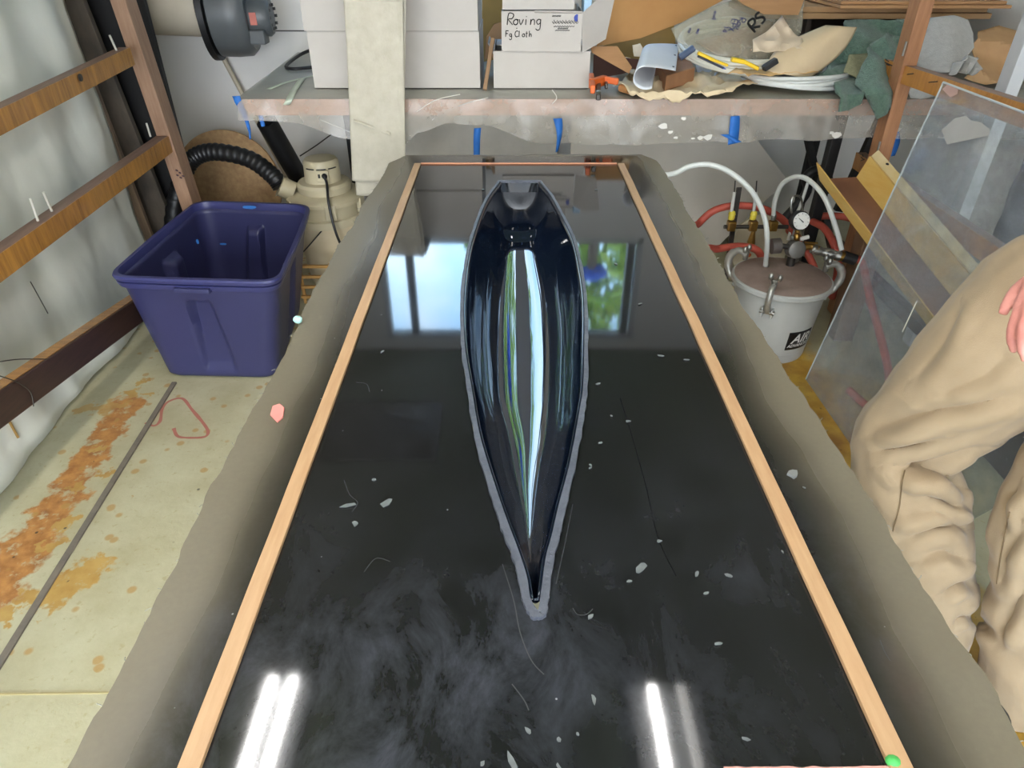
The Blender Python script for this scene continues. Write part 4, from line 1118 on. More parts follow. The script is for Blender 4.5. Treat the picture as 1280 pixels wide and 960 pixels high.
for k, (a, b, c, d, yb, Yf, nm) in enumerate(((430, 504, 440, 507, 226, 2.700, 'front_layer'), (429, 508, 446, 504, 243, 2.716, 'rear_layer'))):
    q, fn, ztop = hang(a, b, c, d, yb, Yf, nm, off=k)
    # upper run: up to the top of the stack and back over it
    top = [fn(i / 30, 0) for i in range(31)]
    path = [(0, 0), (.0, (ztop - top[0].z) * .6), (.02, (ztop - top[0].z) - .01 + k * -.004), (.20, (ztop - top[0].z) + .012 - k * .006), (.36, (ztop - top[0].z) + .010 - k * .006)]
    pc = cat_curve([V((0, a_, b_)) for a_, b_ in path], 6); b0 = len(q.v)
    for dy in pc: q.v += [p + dy for p in top]
    for j in range(len(pc) - 1):
        for i in range(30): q.f.append((b0 + j * 31 + i, b0 + j * 31 + i + 1, b0 + (j + 1) * 31 + i + 1, b0 + (j + 1) * 31 + i))
    q.build(nm, mat_m, mroot, fix=False, solid=.0025, offset=0)
q = MB(); fold = [U(442 + 46 * k / 10, 149 + 16 * k / 10, Y=2.690 + .003 * math.sin(k)) for k in range(11)]
for i, p in enumerate(fold): q.v += [p, p + V((0, -.006, -.006 - .008 * i / 10))]
q.f = [(i * 2, i * 2 + 1, i * 2 + 3, i * 2 + 2) for i in range(10)]; q.build('fold', mat_m, mroot, fix=False, solid=.002)

# ------------------------------------------------------------------ clutter on the bench's right half
def onbench(px, py):
    p = U(px, py, z=BZ + .008)
    if p.y < BF - .03: p = U(px, py, Y=BF - .038)
    return p
standing('amber_card', [(746, 58), (800, 48), (852, 28), (912, -4), (912, -14), (748, -14)], 3.30, 3.42, .006, amber_card, 'large amber brown card sloping behind the handwritten box')
standing('yellow_card', [(748, 86), (846, 76), (842, 24), (800, 44), (750, 58)], 3.48, 3.52, .006, olive_card, 'yellowish card standing below the large amber card')
# clear bag with marker writing
bag_m = film('bag_film', (214, 206, 186), .42, .12, 7, .5, 1.0)
def bagY(px, py): return U(px, py, Y=3.05 + (66 - py) * .002)
bagq = px_sheet([(838, 34), (870, 18), (905, 2), (960, -8), (1005, -10), (1000, 40), (990, 70), (940, 76), (880, 68), (846, 52)], bagY, 7, lift=lambda p, q: V((0, -.02 * nz(p, 11) - .012, .006 * nz(p, 23))))
bag = tag(bagq.build('plastic_bag', bag_m, fix=False, solid=.0015), 'clear plastic bag with marker writing inside the white tube coil', 'bag')
for txt, x, y, s in (('Rov', 920, 20, 12), ('EPX', 911, 22, 11), ('14', 901, 30, 9), ('ea4', 889, 12, 8), ('mo', 868, 34, 7), ('no', 858, 33, 7)):
    wq = MB(); o_ = bagY(x, y) + V((0, -.055, 0)); s_ = s / F * 2.9 * .62
    write(wq, txt, o_, (-.25, 0, -1), (1, 0, -.2), s_, .0014, .62); wq.build('handwriting', blue_ink, bag)
wq = MB(); write(wq, 'RS', U(944, 40, Y=2.98), (.6, 0, .75), (-.7, 0, .6), .045, .0045, .7); wq.build('handwriting', ink, bag)
crd = px_sheet([(868, 52), (900, 44), (960, 26), (992, 40), (985, 66), (900, 72)], lambda x, y: U(x, y, Y=3.16 + (70 - y) * .004), 9)
tag(crd.build('red_brown_card', mat('red_brown_card', (150, 98, 66), .6), fix=False, solid=.004), 'red brown card lying inside the clear bag', 'card')

# coils of white tube
def coil(c, r, n, rt, ty, m, label, sq=1.0, z0=.0, seed=1):
    q = None; root = thing('tube_coil', label, 'tube coil', (c.x, c.y, c.z))
    for k in range(n):
        rr = r - (k % 2) * rt * 1.4; zz = c.z + rt + (k // 2) * rt * 1.9 + (k % 2) * rt * .8
        pts = [V((c.x + math.cos(a) * rr * (1 + .012 * math.sin(3 * a + k * seed)), c.y + math.sin(a) * rr * sq, zz + ty * math.sin(a) + .006 * math.sin(2 * a + k))) for a in [2 * math.pi * i / 72 for i in range(72)]]
        MB().tube(pts, rt, 10, closed=True).build('loop', m, root)
    return root
clr = mat('milky_tube', (226, 224, 212), .35, c2=(212, 210, 196), scale=9)
pcn = U(921, 55, z=1.0)
c1 = V((.875, 3.16, BZ + .012))
# upper coil rests tilted on the clutter
coil(V((U(925, 62, Y=3.17).x, 3.17, BZ + .10)), .255, 6, .0085, .055, clr, 'coil of milky tube around the clear bag on the bench', .86)
coil(V((U(987, 108, Y=3.0).x, 2.995, BZ + .020)), .205, 5, .008, 0, mat('white_hose', (224, 226, 222), .35), 'flat coil of white tube at the bench edge beside the green towel', .92, seed=2)

# cream paper and cloth spread to the front edge
def lifter(amp, s, seed): return lambda p, q: V((0, -.25, 1)) * (amp * (.55 + nz(p, s, seed) + .5 * ridge(p, s * 1.7, seed + 2)))
pq = px_sheet([(768, 112), (790, 92), (804, 104), (830, 112), (880, 100), (920, 84), (960, 92), (982, 96), (946, 112), (882, 131), (868, 122), (848, 134), (810, 139), (790, 128)], onbench, 4, lifter(.030, 13, 3))
tag(pq.build('cream_cloth', mat('cream_cloth', (226, 206, 170), .8, c2=(212, 190, 152), scale=6, bump=.05), fix=False, solid=.003), 'crumpled cream paper sheet hanging over the front edge of the bench', 'paper')
pq = px_sheet([(767, 90), (772, 86), (794, 88), (812, 110), (806, 116), (792, 104), (772, 97)], lambda x, y: onbench(x, y) + V((0, -.012, .030)), 4, lifter(.014, 16, 5))
tag(pq.build('paper_roll', cream_paper, fix=False, solid=.003), 'twisted cream paper end beside the orange clamp', 'paper')
pq = px_sheet([(938, 52), (958, 40), (975, 22), (984, 36), (1000, 50), (1004, 62), (965, 66), (940, 66)], lambda x, y: U(x, y, Y=2.93 + (66 - y) * .003), 4, lambda p, q: V((0, -1, .4)) * .022 * ridge(p, 13, 4))
tag(pq.build('crumpled_paper', mat('beige_paper', (214, 196, 172), .75, c2=(196, 178, 152), scale=9), fix=False, solid=.002), 'crumpled beige paper peak over the upper tube coil', 'paper')
# big curved masking paper sheet
def curl(u, v):
    tl, tr, br, bl = (1032, 32), (1071, 34), (1012, 98), (960, 90)
    px = (tl[0] * (1 - u) + tr[0] * u) * (1 - v) + (bl[0] * (1 - u) + br[0] * u) * v
    py = (tl[1] * (1 - u) + tr[1] * u) * (1 - v) + (bl[1] * (1 - u) + br[1] * u) * v
    px += -26 * math.sin(v * 3.14) * (1 - u) * .9 + 10 * math.sin(v * 3.14) * u
    return U(px, py, Y=2.90 + .12 * (1 - v) - .05 * math.sin(u * 3.14))
mpq = MB().grid(curl, 18, 22)
tag(mpq.build('paper_sheet', cream_paper, fix=False, solid=.0018), 'curved stiff cream paper sheet leaning across the tube coils', 'paper')
pq = px_sheet([(905, 112), (935, 96), (968, 98), (1000, 104), (1022, 108), (1010, 112), (970, 114), (930, 118)], lambda x, y: onbench(x, y) + V((0, -.01, .05)), 5, lifter(.014, 17, 8))
tag(pq.build('paper_scrap', mat('tan_paper', (226, 188, 130), .7, c2=(206, 164, 106), scale=8), fix=False, solid=.002), 'tan paper scrap inside the flat white coil', 'paper')
# cardboard pieces near the clamp
standing('cardboard_flap', [(738, 58), (772, 58), (790, 84), (786, 92), (740, 66)], 2.96, 3.04, .005, cardboard, 'bent cardboard flap beside the low white box', 'cardboard')
standing('dark_card', [(741, 99), (775, 93), (800, 87), (812, 76), (780, 72), (742, 68)], 3.08, 3.16, .005, mat('dark_brown_card', (84, 52, 38), .7), 'dark brown card in the shade behind the orange clamp', 'cardboard')
wb_ = U(856, 86, z=BZ + .05)
q = MB().slab([U(808, 60, z=BZ + .085), U(847, 53, z=BZ + .085), U(869, 84, z=BZ + .085), U(833, 95, z=BZ + .085)], (0, 0, -.055))
tag(q.build('wooden_block', mat('brown_block', (158, 112, 76), .65, c2=(136, 94, 62), scale=14), smooth=False, bevel=.004), 'brown block under the curled white sheet', 'block')
# curled white notebook sheet with punched holes
def sheet(u, v):
    a = U(848, 60, z=BZ + .10).lerp(U(844, 94, z=BZ + .095), u)
    b = U(812, 64, z=BZ + .125).lerp(U(804, 94, z=BZ + .12), u)
    if v < .6: return a.lerp(b, v / .6) + V((0, 0, .014 + .012 * math.sin(v / .6 * 1.57)))
    k = (v - .6) / .4; an = k * 3.6; r = .036
    return b + V((-math.sin(an) * r * .9, 0, -r * (1 - math.cos(an)) + .026)) + V((.045 * max(0, k - .55), 0, 0))
nb = MB().grid(sheet, 10, 40).build('notebook_sheet', mat('white_paper', (228, 231, 236), .6, c2=(222, 225, 230)), fix=False, solid=.001, angle=80)
tag(nb, 'curled white sheet with three punched holes on the bench', 'paper')
for u in (.08, .48, .90):
    c = V(sheet(u, .06)); MB().lathe([(.0045, 0), (.0045, .0016)], c + V((0, 0, .0012)), 12, (0, -.3, 1)).build('punched_hole', mat('hole_grey', (96, 96, 104), .8), nb)
pq = px_sheet([(868, 84), (880, 80), (906, 88), (890, 104), (872, 104)], lambda x, y: onbench(x, y) + V((0, 0, .02)), 6)
tag(pq.build('paper_corner', mat('white_paper', (228, 231, 236), .6), fix=False, solid=.001), 'white paper corner under the yellow handle', 'paper')
pq = px_sheet([(790, 56), (800, 54), (806, 64), (812, 58), (812, 72), (792, 70)], lambda x, y: U(x, y, Y=3.12), 4, lambda p, q: V((0, -.02 * abs(nz(p, 20)), 0)))
tag(pq.build('tissue', mat('tissue', (226, 216, 198), .9), fix=False, solid=.002), 'small crumpled tissue behind the curled white sheet', 'tissue')
# orange clamp
clp = thing('clamp', 'orange handled clamp beside the low white box', 'clamp', onbench(760, 110))
oc = mat('orange_plastic', (226, 104, 40), .45)
def seg(pa, pb, w, h, nm, m, par): return MB().bar(pa, pb, w, h).build(nm, m, par, smooth=False, bevel=.004)
hz_ = BZ + .05
seg(U(739, 105, z=hz_), U(756, 100, z=hz_), .024, .035, 'jaw_body', oc, clp); seg(U(754, 99, z=hz_ + .005), U(773, 102, z=hz_), .018, .024, 'handle', oc, clp)
seg(U(739, 96, z=hz_), U(741, 112, z=hz_), .018, .03, 'jaw', oc, clp)
seg(U(748, 105, z=BZ + .04), U(748, 122, z=BZ + .03), .018, .022, 'bar', dark_steel, clp)
MB().lathe([(.008, 0), (.010, .008), (.004, .010)], U(748, 117, z=BZ + .045), 14, (0, -.3, 1)).build('rivet', steel, clp)
seg(U(757, 101, z=hz_ - .01), U(758, 108, z=hz_ - .01), .012, .02, 'trigger', dark_steel, clp)
dw = U(779, 108, z=BZ + .03)
tag(MB().tube([dw + V((-.008, .0, -.004)), dw + V((.02, -.035, -.006))], .016, 16).build('dowel', mat('dowel_wood', (196, 138, 86), .55)), 'short round wooden dowel next to the orange clamp', 'dowel')
# marker pen, pencil, yellow handled tools
mk = thing('tube_pen', 'blue grey open ended tube on the bench in front of the coil', 'tube', onbench(866, 105))
a, b = U(867, 60, Y=2.88), U(850, 72, Y=2.87)
d = (a - b).normalized(); MB().lathe([(.008, .0), (.013, .0), (.013, (a - b).length), (.009, (a - b).length), (.009, .01)], b, 18, d).build('barrel', mat('blue_grey_tube', (70, 84, 110), .4), mk)
a, b = U(872, 70, Y=2.855), U(904, 85, Y=2.845)
pn = thing('pen', 'dark pen lying against the yellow handle', 'pen', b); MB().tube([a, b], .0042, 10).build('barrel', mat('dark_pen', (40, 44, 60), .4), pn); MB().tube([b, b + (b - a).normalized() * .012], [.004, .001], 8).build('tip', mat('pen_blue', (60, 90, 190), .4), pn)
yl = mat('yellow_plastic', (240, 200, 30), .4)
yt = thing('utility_knife', 'yellow handled knife under the upper tube coil', 'knife', onbench(890, 80))
seg(U(872, 66, Y=2.87), U(893, 76, Y=2.865), .022, .014, 'handle', yl, yt); seg(U(892, 75, Y=2.865), U(910, 82, Y=2.86), .018, .010, 'nose', yl, yt)
y2 = thing('scraper', 'second yellow handled tool with a black end beside the knife', 'scraper', onbench(935, 84))
seg(U(914, 74, Y=2.87), U(930, 77, Y=2.867), .03, .016, 'handle', yl, y2); seg(U(928, 76, Y=2.867), U(948, 86, Y=2.862), .022, .014, 'grip', yl, y2)
seg(U(954, 86, Y=2.866), U(971, 75, Y=2.872), .030, .022, 'black_end', black_rubber, y2)
seg(U(886, 53, z=BZ + .13), U(899, 46, z=BZ + .14), .014, .008, 'white_tab', mat('white_plastic', (226, 226, 224), .4), thing('cable_tie', 'white bent strip poking out of the clear bag', 'strip', onbench(892, 56)))

# towels and sacks on the right end
tow = mat('green_towel', (110, 138, 120), .95, c2=(66, 92, 80), scale=60, var=1.0, bump=.9, bscale=150, sheen=.3)
def heap(y0, Ya, y1, Yb): return lambda x, y: U(x, y, Y=Ya + (Yb - Ya) * max(-.15, (y0 - y) / (y0 - y1)))
def nearb(x, y):
    p = onbench(x, y)
    return U(x, y, Y=2.93 + .15 * (p.y - 2.93)) if p.y > 2.93 else p
def folds(amp, s, seed, dirv=(1, .4, 0)):
    def f(p, q):
        w_ = p.x * s * dirv[0] + p.z * s * dirv[1] + 2.2 * nz(p, 5, seed)
        return V((0, -1, .25)) * (amp * math.sin(w_) + amp * .8 * nz(p, 13, seed))
    return f
twl = thing('towel', 'green textured towel heaped on the right end of the bench', 'towel', (1.35, 2.85, BZ))
px_sheet([(1008, 108), (1030, 88), (1046, 62), (1056, 28), (1100, 24), (1132, 30), (1128, 70), (1112, 80), (1060, 104), (1046, 112)], heap(110, 2.90, 24, 3.16), 4, folds(.034, 34, 2, (.6, 1, 0))).build('rear_fold', tow, twl, fix=False, solid=.012)
px_sheet([(1010, 108), (1040, 94), (1070, 88), (1082, 110), (1076, 130), (1062, 138), (1046, 140), (1050, 122), (1034, 112)], lambda x, y: (nearb(x, y) + V((0, -.01, .03))) if y < 116 else U(x, y, Y=BF - .080), 4, folds(.016, 46, 6)).build('front_fold', tow, twl, fix=False, solid=.010)
px_sheet([(1072, 106), (1084, 62), (1106, 42), (1128, 48), (1122, 90), (1104, 142), (1096, 148), (1086, 122)], lambda x, y: U(x, y, Y=BF - .085 + max(0, (118 - y)) * .0035), 4, folds(.022, 52, 9, (1, .25, 0))).build('hanging_fold', tow, twl, fix=False, solid=.010)
tan_t = mat('khaki_towel', (156, 154, 122), .95, c2=(130, 130, 100), scale=60, bump=.4, bscale=200)
px_sheet([(1046, 98), (1050, 78), (1076, 76), (1090, 88), (1082, 108), (1076, 114)], lambda x, y: nearb(x, y) + V((0, -.05, .03)), 4, folds(.010, 30, 4)).build('faded_fold', tan_t, twl, fix=False, solid=.008)
gt = thing('grey_towel', 'folded light grey towel behind the rack post', 'towel', (1.55, 3.0, BZ))
gtm = mat('grey_towel', (190, 188, 184), .95, c2=(174, 172, 168), scale=50, bump=.3, bscale=200, sheen=.3)
px_sheet([(1142, 88), (1148, 50), (1156, 26), (1180, 24), (1202, 28), (1212, 44), (1212, 62), (1190, 80), (1180, 92), (1160, 92)], heap(92, 2.86, 24, 3.06), 4, lambda p, q: V((0, -1, .2)) * (.05 * math.sin(max(0, min(1, (q.x - 1140) / 74)) * 3.14) + .006 * nz(p, 12, 3))).build('body', gtm, gt, fix=False, solid=.012)
px_sheet([(1182, 92), (1190, 78), (1204, 68), (1218, 72), (1220, 84), (1210, 93), (1196, 90)], lambda x, y: U(x, y, Y=2.83), 3, lambda p, q: V((0, -.02, 0)) * (1 + math.sin(q.x * .45 + q.y * .3))).build('rolled_edge', gtm, gt, fix=False, solid=.008)
px_sheet([(1134, 112), (1140, 102), (1160, 106), (1182, 108), (1172, 118), (1150, 123), (1138, 121)], lambda x, y: U(x, y, Y=BF - .080), 3, folds(.008, 40, 11, (.2, 1, 0))).build('hanging_edge', gtm, gt, fix=False, solid=.008)
brn = px_sheet([(1212, 58), (1220, 40), (1250, 32), (1284, 46), (1288, 96), (1230, 106), (1200, 98), (1222, 84)], lambda x, y: U(x, y, Y=2.95 + (100 - y) * .0025), 4, lambda p, q: V((0, -1, .2)) * .030 * ridge(p, 8, 5))
tag(brn.build('paper_sack', kraft, fix=False, solid=.002, angle=20), 'crumpled brown paper sack right of the grey towel', 'paper bag')
# flattened cartons along the top right
def stack_card(pxpoly, Ya, th, label, m=cardboard, tilt=.10):
    ys = [p[1] for p in pxpoly]; lo, hi = max(ys), min(ys)
    pl = [U(x, y, Y=Ya + tilt * (lo - y) / max(1, lo - hi)) for x, y in pxpoly]
    return tag(MB().slab(pl, (0, th, 0)).build('flattened_carton', m, smooth=False, bevel=.0015), label, 'cardboard')
stack_card([(905, -12), (1010, -12), (998, 19), (955, 18), (930, 6)], 2.99, .005, 'cardboard sheet corner sticking out over the clear bag')
def flat_carton(x0, x1, yb, yt, Yf, Yb, label, m):
    a, b = U(x0, yb, Y=Yf), U(x1, yb, Y=Yf); zt = U(x0, yt, Y=Yf).z
    t = thing('flattened_carton', label, 'cardboard', ((a.x + b.x) / 2, (Yf + Yb) / 2, a.z))
    h = (zt - a.z) / 2
    for k in range(2):
        MB().box(((a.x + b.x) / 2, (Yf + Yb) / 2 + .012 * k, a.z + h * (k + .5)), (b.x - a.x - .02 * k, Yb - Yf - .024 * k, h - .001)).build('layer', m, t, smooth=False, bevel=.002)
    return a.z
cz = flat_carton(952, 1238, 24, 9, 3.26, 3.80, 'long flattened carton above the towels, lower one', mat('cardboard_dull', (176, 140, 100), .8, c2=(156, 122, 84), scale=6))
flat_carton(1050, 1264, 11, 2, 3.17, 3.76, 'flattened carton over the long carton, upper one', cardboard)
shelf = thing('carton_support', 'dark open crate under the flattened cartons on the bench', 'crate', (1.46, 3.5, BZ + .005))
sx0, sx1 = 1.28, 1.66; hh = cz - BZ - .008
for x in (sx0, sx1): MB().box((x, 3.5, BZ + .005 + hh / 2), (.02, .4, hh)).build('end_panel', mat('dark_crate', (60, 48, 40), .8), shelf, smooth=False)
MB().box(((sx0 + sx1) / 2, 3.69, BZ + .005 + hh / 2), (sx1 - sx0 - .022, .018, hh)).build('back_panel', mat('dark_crate', (60, 48, 40), .8), shelf, smooth=False)

# panels leaning under the bench
ugm = mat('grey_panel', (208, 200, 188), .65, c2=(192, 184, 172), scale=3)
p_ = [U(835, 262, Y=3.42), U(1000, 262, Y=3.42), U(1040, 178, Y=3.50), U(830, 178, Y=3.50)]
o = MB().slab([V((.30, 3.38, 0)), V((1.05, 3.38, 0)), V((1.42, 3.50, .36)), V((1.06, 3.62, .74)), V((.30, 3.62, .74))], (0, .012, 0)).build('leaning_board', ugm, smooth=False)
tag(o, 'large grey panel with a cut corner leaning under the bench', 'panel')
o = MB().slab([V((-.72, 3.52, 0)), V((.24, 3.52, 0)), V((.24, 3.74, .76)), V((-.72, 3.74, .76))], (0, .012, 0)).build('leaning_board', mat('grey_panel_dull', (204, 197, 185), .65), smooth=False)
tag(o, 'plain grey panel leaning under the bench behind the far table end', 'panel')
tag(MB().tube(cat_curve([U(375, 195, Y=3.6), U(395, 182, Y=3.55), U(414, 168, Y=3.5)], 5), .003, 6).build('wire', wire_m), 'thin dark wire slanting under the bench above the vacuum', 'wire')

# ------------------------------------------------------------------ resin trap pot
PC = V((1.055, 2.435, 0)); PH = .315
pot = thing('resin_pot', 'grey clamped resin pot with a gauge on its stained lid', 'pressure pot', PC)
MB().lathe([(.12, .004), (.143, .0), (.147, .012), (.147, .040), (.150, .044), (.170, .27), (.172, .285), (.172, .29)], PC, 56).build('body', grey_paint, pot, angle=30)
MB().lathe([(.170, .290), (.186, .290), (.190, .295), (.190, .309), (.184, .314)], PC, 56).build('lid_rim', grey_paint, pot, angle=30)
lid_m = mat('stained_lid', (160, 140, 130), .6, c2=(112, 94, 86), scale=8, var=.9, bump=.25, bscale=30)
MB().lathe([(.184, .312), (.178, .316), (.120, .321), (.04, .323), (.005, .323)], PC, 56, capb=False).build('lid_top', lid_m, pot, angle=30)
# clamps round the lid: C shaped dogs with wing screws
dog_m = mat('cast_aluminium', (186, 184, 176), .38, .6, c2=(156, 154, 146), scale=20)
for k, (px, py) in enumerate(((919, 330), (963, 372), (1040, 348))):
    a_ = math.atan2(U(px, py, z=.30).y - PC.y, U(px, py, z=.30).x - PC.x)
    rd = V((math.cos(a_), math.sin(a_), 0)); tn = V((-rd.y, rd.x, 0))
    def C(r, h): return PC + rd * r + V((0, 0, h))
    if k == 1:
        d_ = MB().tube(cat_curve([C(.172, .345), C(.200, .335), C(.207, .30), C(.200, .262), C(.190, .245)], 6), .0115, 12).build('clamp_dog', dog_m, pot)
    else:
        d_ = MB().tube(cat_curve([C(.160, .352), C(.195, .362), C(.228, .335), C(.234, .295), C(.214, .250), C(.184, .240)], 6), [.013] * 10 + [.016] * 11 + [.014] * 10, 12).build('clamp_dog', dog_m, pot)
    MB().lathe([(.010, -.02), (.012, .012), (.006, .018)], C(.165 if k != 1 else .172, .352), 14).build('screw', steel, d_)
    for s in (-1, 1):
        MB().sphere(C(.165 if k != 1 else .172, .378) + tn * s * .016, .012, 12, 8, (.8, .8, 1.2)).build('wing', steel, d_)
    for s in (-1, 1):
        MB().box(C(.176, .235) + tn * s * .018, (.03, .008, .04), Matrix.Rotation(a_, 3, 'Z')).build('lug', grey_paint, pot, smooth=False, bevel=.003)
    MB().tube([C(.186, .240) - tn * .028, C(.186, .240) + tn * .028], .007, 12).build('hinge_pin', steel, pot)
# maker's label: black square wrapped on the side with white slanted letters
a0 = math.atan2(U(1000, 440, z=.10).y - PC.y, U(1000, 440, z=.10).x - PC.x)
def on_pot(s, h, off=.0012):
    """s along the skin, h height"""
    r = .150 + (.170 - .150) * (h - .044) / (.27 - .044) + off
    a = a0 + s / r
    return PC + V((math.cos(a) * r, math.sin(a) * r, h))
LW, LH, L0 = .115, .082, .068
lq = MB().grid(lambda u, v: on_pot(-.018 + u * LW, L0 + v * LH), 24, 8)
lb = lq.build('maker_label', mat('label_black', (16, 16, 18), .45), pot, fix=False, solid=.0006)
lw_m = mat('label_white', (226, 226, 222), .5)
def wrap_text(txt, s0, h0, size, shear, bold=.0):
    cu = bpy.data.curves.new('lettering', 'FONT'); cu.body = txt; cu.size = size; cu.shear = shear; cu.offset = bold
    ob = bpy.data.objects.new('tmp', cu); COL.objects.link(ob); bpy.context.view_layer.update()
    me = bpy.data.meshes.new_from_object(ob.evaluated_get(bpy.context.evaluated_depsgraph_get()))
    bpy.data.objects.remove(ob)
    b = bmesh.new(); b.from_mesh(me); bmesh.ops.subdivide_edges(b, edges=[e for e in b.edges if e.calc_length() > .008], cuts=2)
    q = MB(); q.v = [on_pot(s0 + v.co.x, h0 + v.co.y, .0022) for v in b.verts]; q.f = [tuple(v.index for v in f.verts) for f in b.faces]; b.free()
    q.build('lettering', lw_m, lb, smooth=False, fix=False)
wrap_text('AIR', -.002, L0 + .031, .058, .25, .0012)
wrap_text('ADVANCED', -.012, L0 + .012, .019, .15, .0004)
# lid fittings
def P3(px, py, r_=0.0, Yv=None, z=None): return U(px, py, Y=Yv) if Yv else U(px, py, z=z)
hA, hB = U(992, 326, z=.318), U(1006, 321, z=.318)
hb_ = cat_curve([hA, U(990, 300, Y=hA.y), U(994, 280, Y=hA.y), U(989, 262, Y=hA.y), U(991, 247, Y=hA.y + .005), U(1000, 246, Y=hA.y + .02), U(1003, 258, Y=hA.y + .03), U(1003, 272, Y=hA.y + .03), U(1004, 300, Y=hA.y + .03), hB + V((0, .01, 0))], 8)
MB().tube(hb_, .0042, 8).build('lid_handle', steel, pot)
MB().lathe([(.018, 0), (.018, .012), (.008, .02)], U(992, 327, z=.318) + V((0, 0, .002)), 16).build('handle_boss', steel, pot)
GY = 2.50
gc = U(1001, 276, Y=GY)
g = MB().lathe([(.030, .028), (.037, .024), (.037, 0), (.033, -.004)], gc, 32, (-.12, 1, -.25), True, True).build('gauge', mat('gauge_case', (44, 44, 46), .35, .5), pot)
gax = V((-.12, 1, -.25)).normalized()
fcg = gc - gax * .005
MB().lathe([(.0325, 0), (.0325, -.0015)], fcg, 32, gax).build('gauge_face', mat('gauge_white', (232, 230, 224), .4), g)
gx = V((0, 0, 1)).cross(gax).normalized() * -1; gz = gx.cross(gax).normalized()
if gz.z < 0: gz = -gz
for k in range(9):
    a_ = math.radians(225 - k * 33.75); dr = gx * math.cos(a_) + gz * math.sin(a_)
    MB().tube([fcg - gax * .0022 + dr * .024, fcg - gax * .0022 + dr * .030], .0007, 4).build('gauge_tick', ink, g)
MB().tube([fcg - gax * .003 + (gx * -.7 + gz * .6) * .018, fcg - gax * .003 + (gx * .7 - gz * .5) * .010], [.0008, .002], 6).build('gauge_needle', ink, g)
def pipe(pts, r, nm, m, seg=14): return MB().tube(pts, r, seg).build(nm, m, pot)
base_p = U(992, 320, z=.318) + V((.02, .05, 0))
vm = U(996, 308, Y=GY)
pipe([gc + V((0, .012, -.034)), vm + V((0, .01, .012))], .009, 'gauge_stem', brass)
MB().sphere(U(996, 296, Y=GY), .013, 12, 8, (1, 1, 1.2)).build('valve', brass, pot)
pipe([U(988, 297, Y=GY), U(991, 297, Y=GY)], .010, 'valve_nut', steel); pipe([U(1000, 299, Y=GY), U(1011, 296, Y=GY)], .008, 'valve_lever', mat('lever_white', (210, 206, 200), .4))
MB().lathe([(.024, -.025), (.034, -.02), (.034, .02), (.024, .026)], vm + V((-.004, .0, -.012)), 22, (.1, -1, .25)).build('manifold_cap', mat('cast_grey', (126, 122, 116), .5, .5), pot)
pipe([vm + V((0, .02, -.01)), V((vm.x, vm.y + .02, .318))], .016, 'manifold_riser', dark_steel)
pipe([U(964, 308, Y=GY), U(975, 307, Y=GY)], .030, 'filter_bowl', mat('filter_grey', (104, 96, 92), .4, .4), 20); pipe([U(975, 307, Y=GY), U(988, 309, Y=GY)], .010, 'filter_neck', dark_steel)
pipe([U(1000, 309, Y=GY), U(1014, 308, Y=GY)], .013, 'tee', brass); MB().tube([U(1006, 303, Y=GY - .01), U(1022, 304, Y=GY - .01)], .0035, 6).build('brass_lever', brass, pot)
pipe([U(1014, 308, Y=GY), U(1024, 312, Y=GY - .02)], .013, 'union', brass)
cpl = cat_curve([U(1014, 311, Y=GY - .01), U(1050, 320, Y=GY - .03)], 16)
MB().tube(cpl, [.016 + .003 * (1 if (i // 2) % 3 else 0) for i in range(len(cpl))], 18).build('quick_coupler', steel, pot, angle=25)
pipe([U(1050, 320, Y=GY - .03), U(1056, 321, Y=GY - .033)], .019, 'coupler_collar', brass)
pipe([U(1054, 320, Y=GY - .033), U(1069, 325, Y=GY - .04)], [.022, .021], 'hose_clamp', black_rubber)
MB().lathe([(.012, 0), (.012, .014), (.007, .02)], U(957, 334, z=.318), 14).build('tube_fitting', steel, pot)
# soft white tubes
tw_m = mat('soft_tube', (214, 216, 210), .3, c2=(200, 202, 196), scale=9)
q0 = U(957, 331, z=.335)
def softtube(pp, label, r=.0095):
    o = MB().tube(cat_curve(pp, 10), r, 12).build('vacuum_tube', tw_m)
    return tag(o, label, 'tube')
tb0 = U(833, 226, z=TZ - .08); tb0 = U(830, 230, Y=2.40)
softtube([V((.43, 2.40, .72)), U(838, 218, Y=2.40), U(862, 208, Y=2.42), U(888, 206, Y=2.42), U(915, 217, Y=2.42), U(940, 240, Y=2.42), U(955, 270, Y=2.42), U(959, 300, Y=2.42), q0], 'white tube arching from the table end down into the pot lid')
m_in = U(967, 268, Y=2.80)
softtube([m_in, U(969, 250, Y=2.78), U(978, 230, Y=2.74), U(995, 221, Y=2.68), U(1012, 226, Y=2.62), U(1031, 248, Y=2.54), U(1045, 285, Y=2.49), U(1052, 312, Y=2.475)], 'second white tube arching from the brass manifold behind the gauge')
tz = U(989, 283, Y=2.88)
tag(MB().tube(cat_curve([U(1010, 228, Y=2.98), U(1000, 258, Y=2.95), U(993, 272, Y=2.93), U(985, 300, Y=2.92)], 6), .007, 10).build('vacuum_tube', tw_m), 'straight white tube behind the gauge', 'tube')

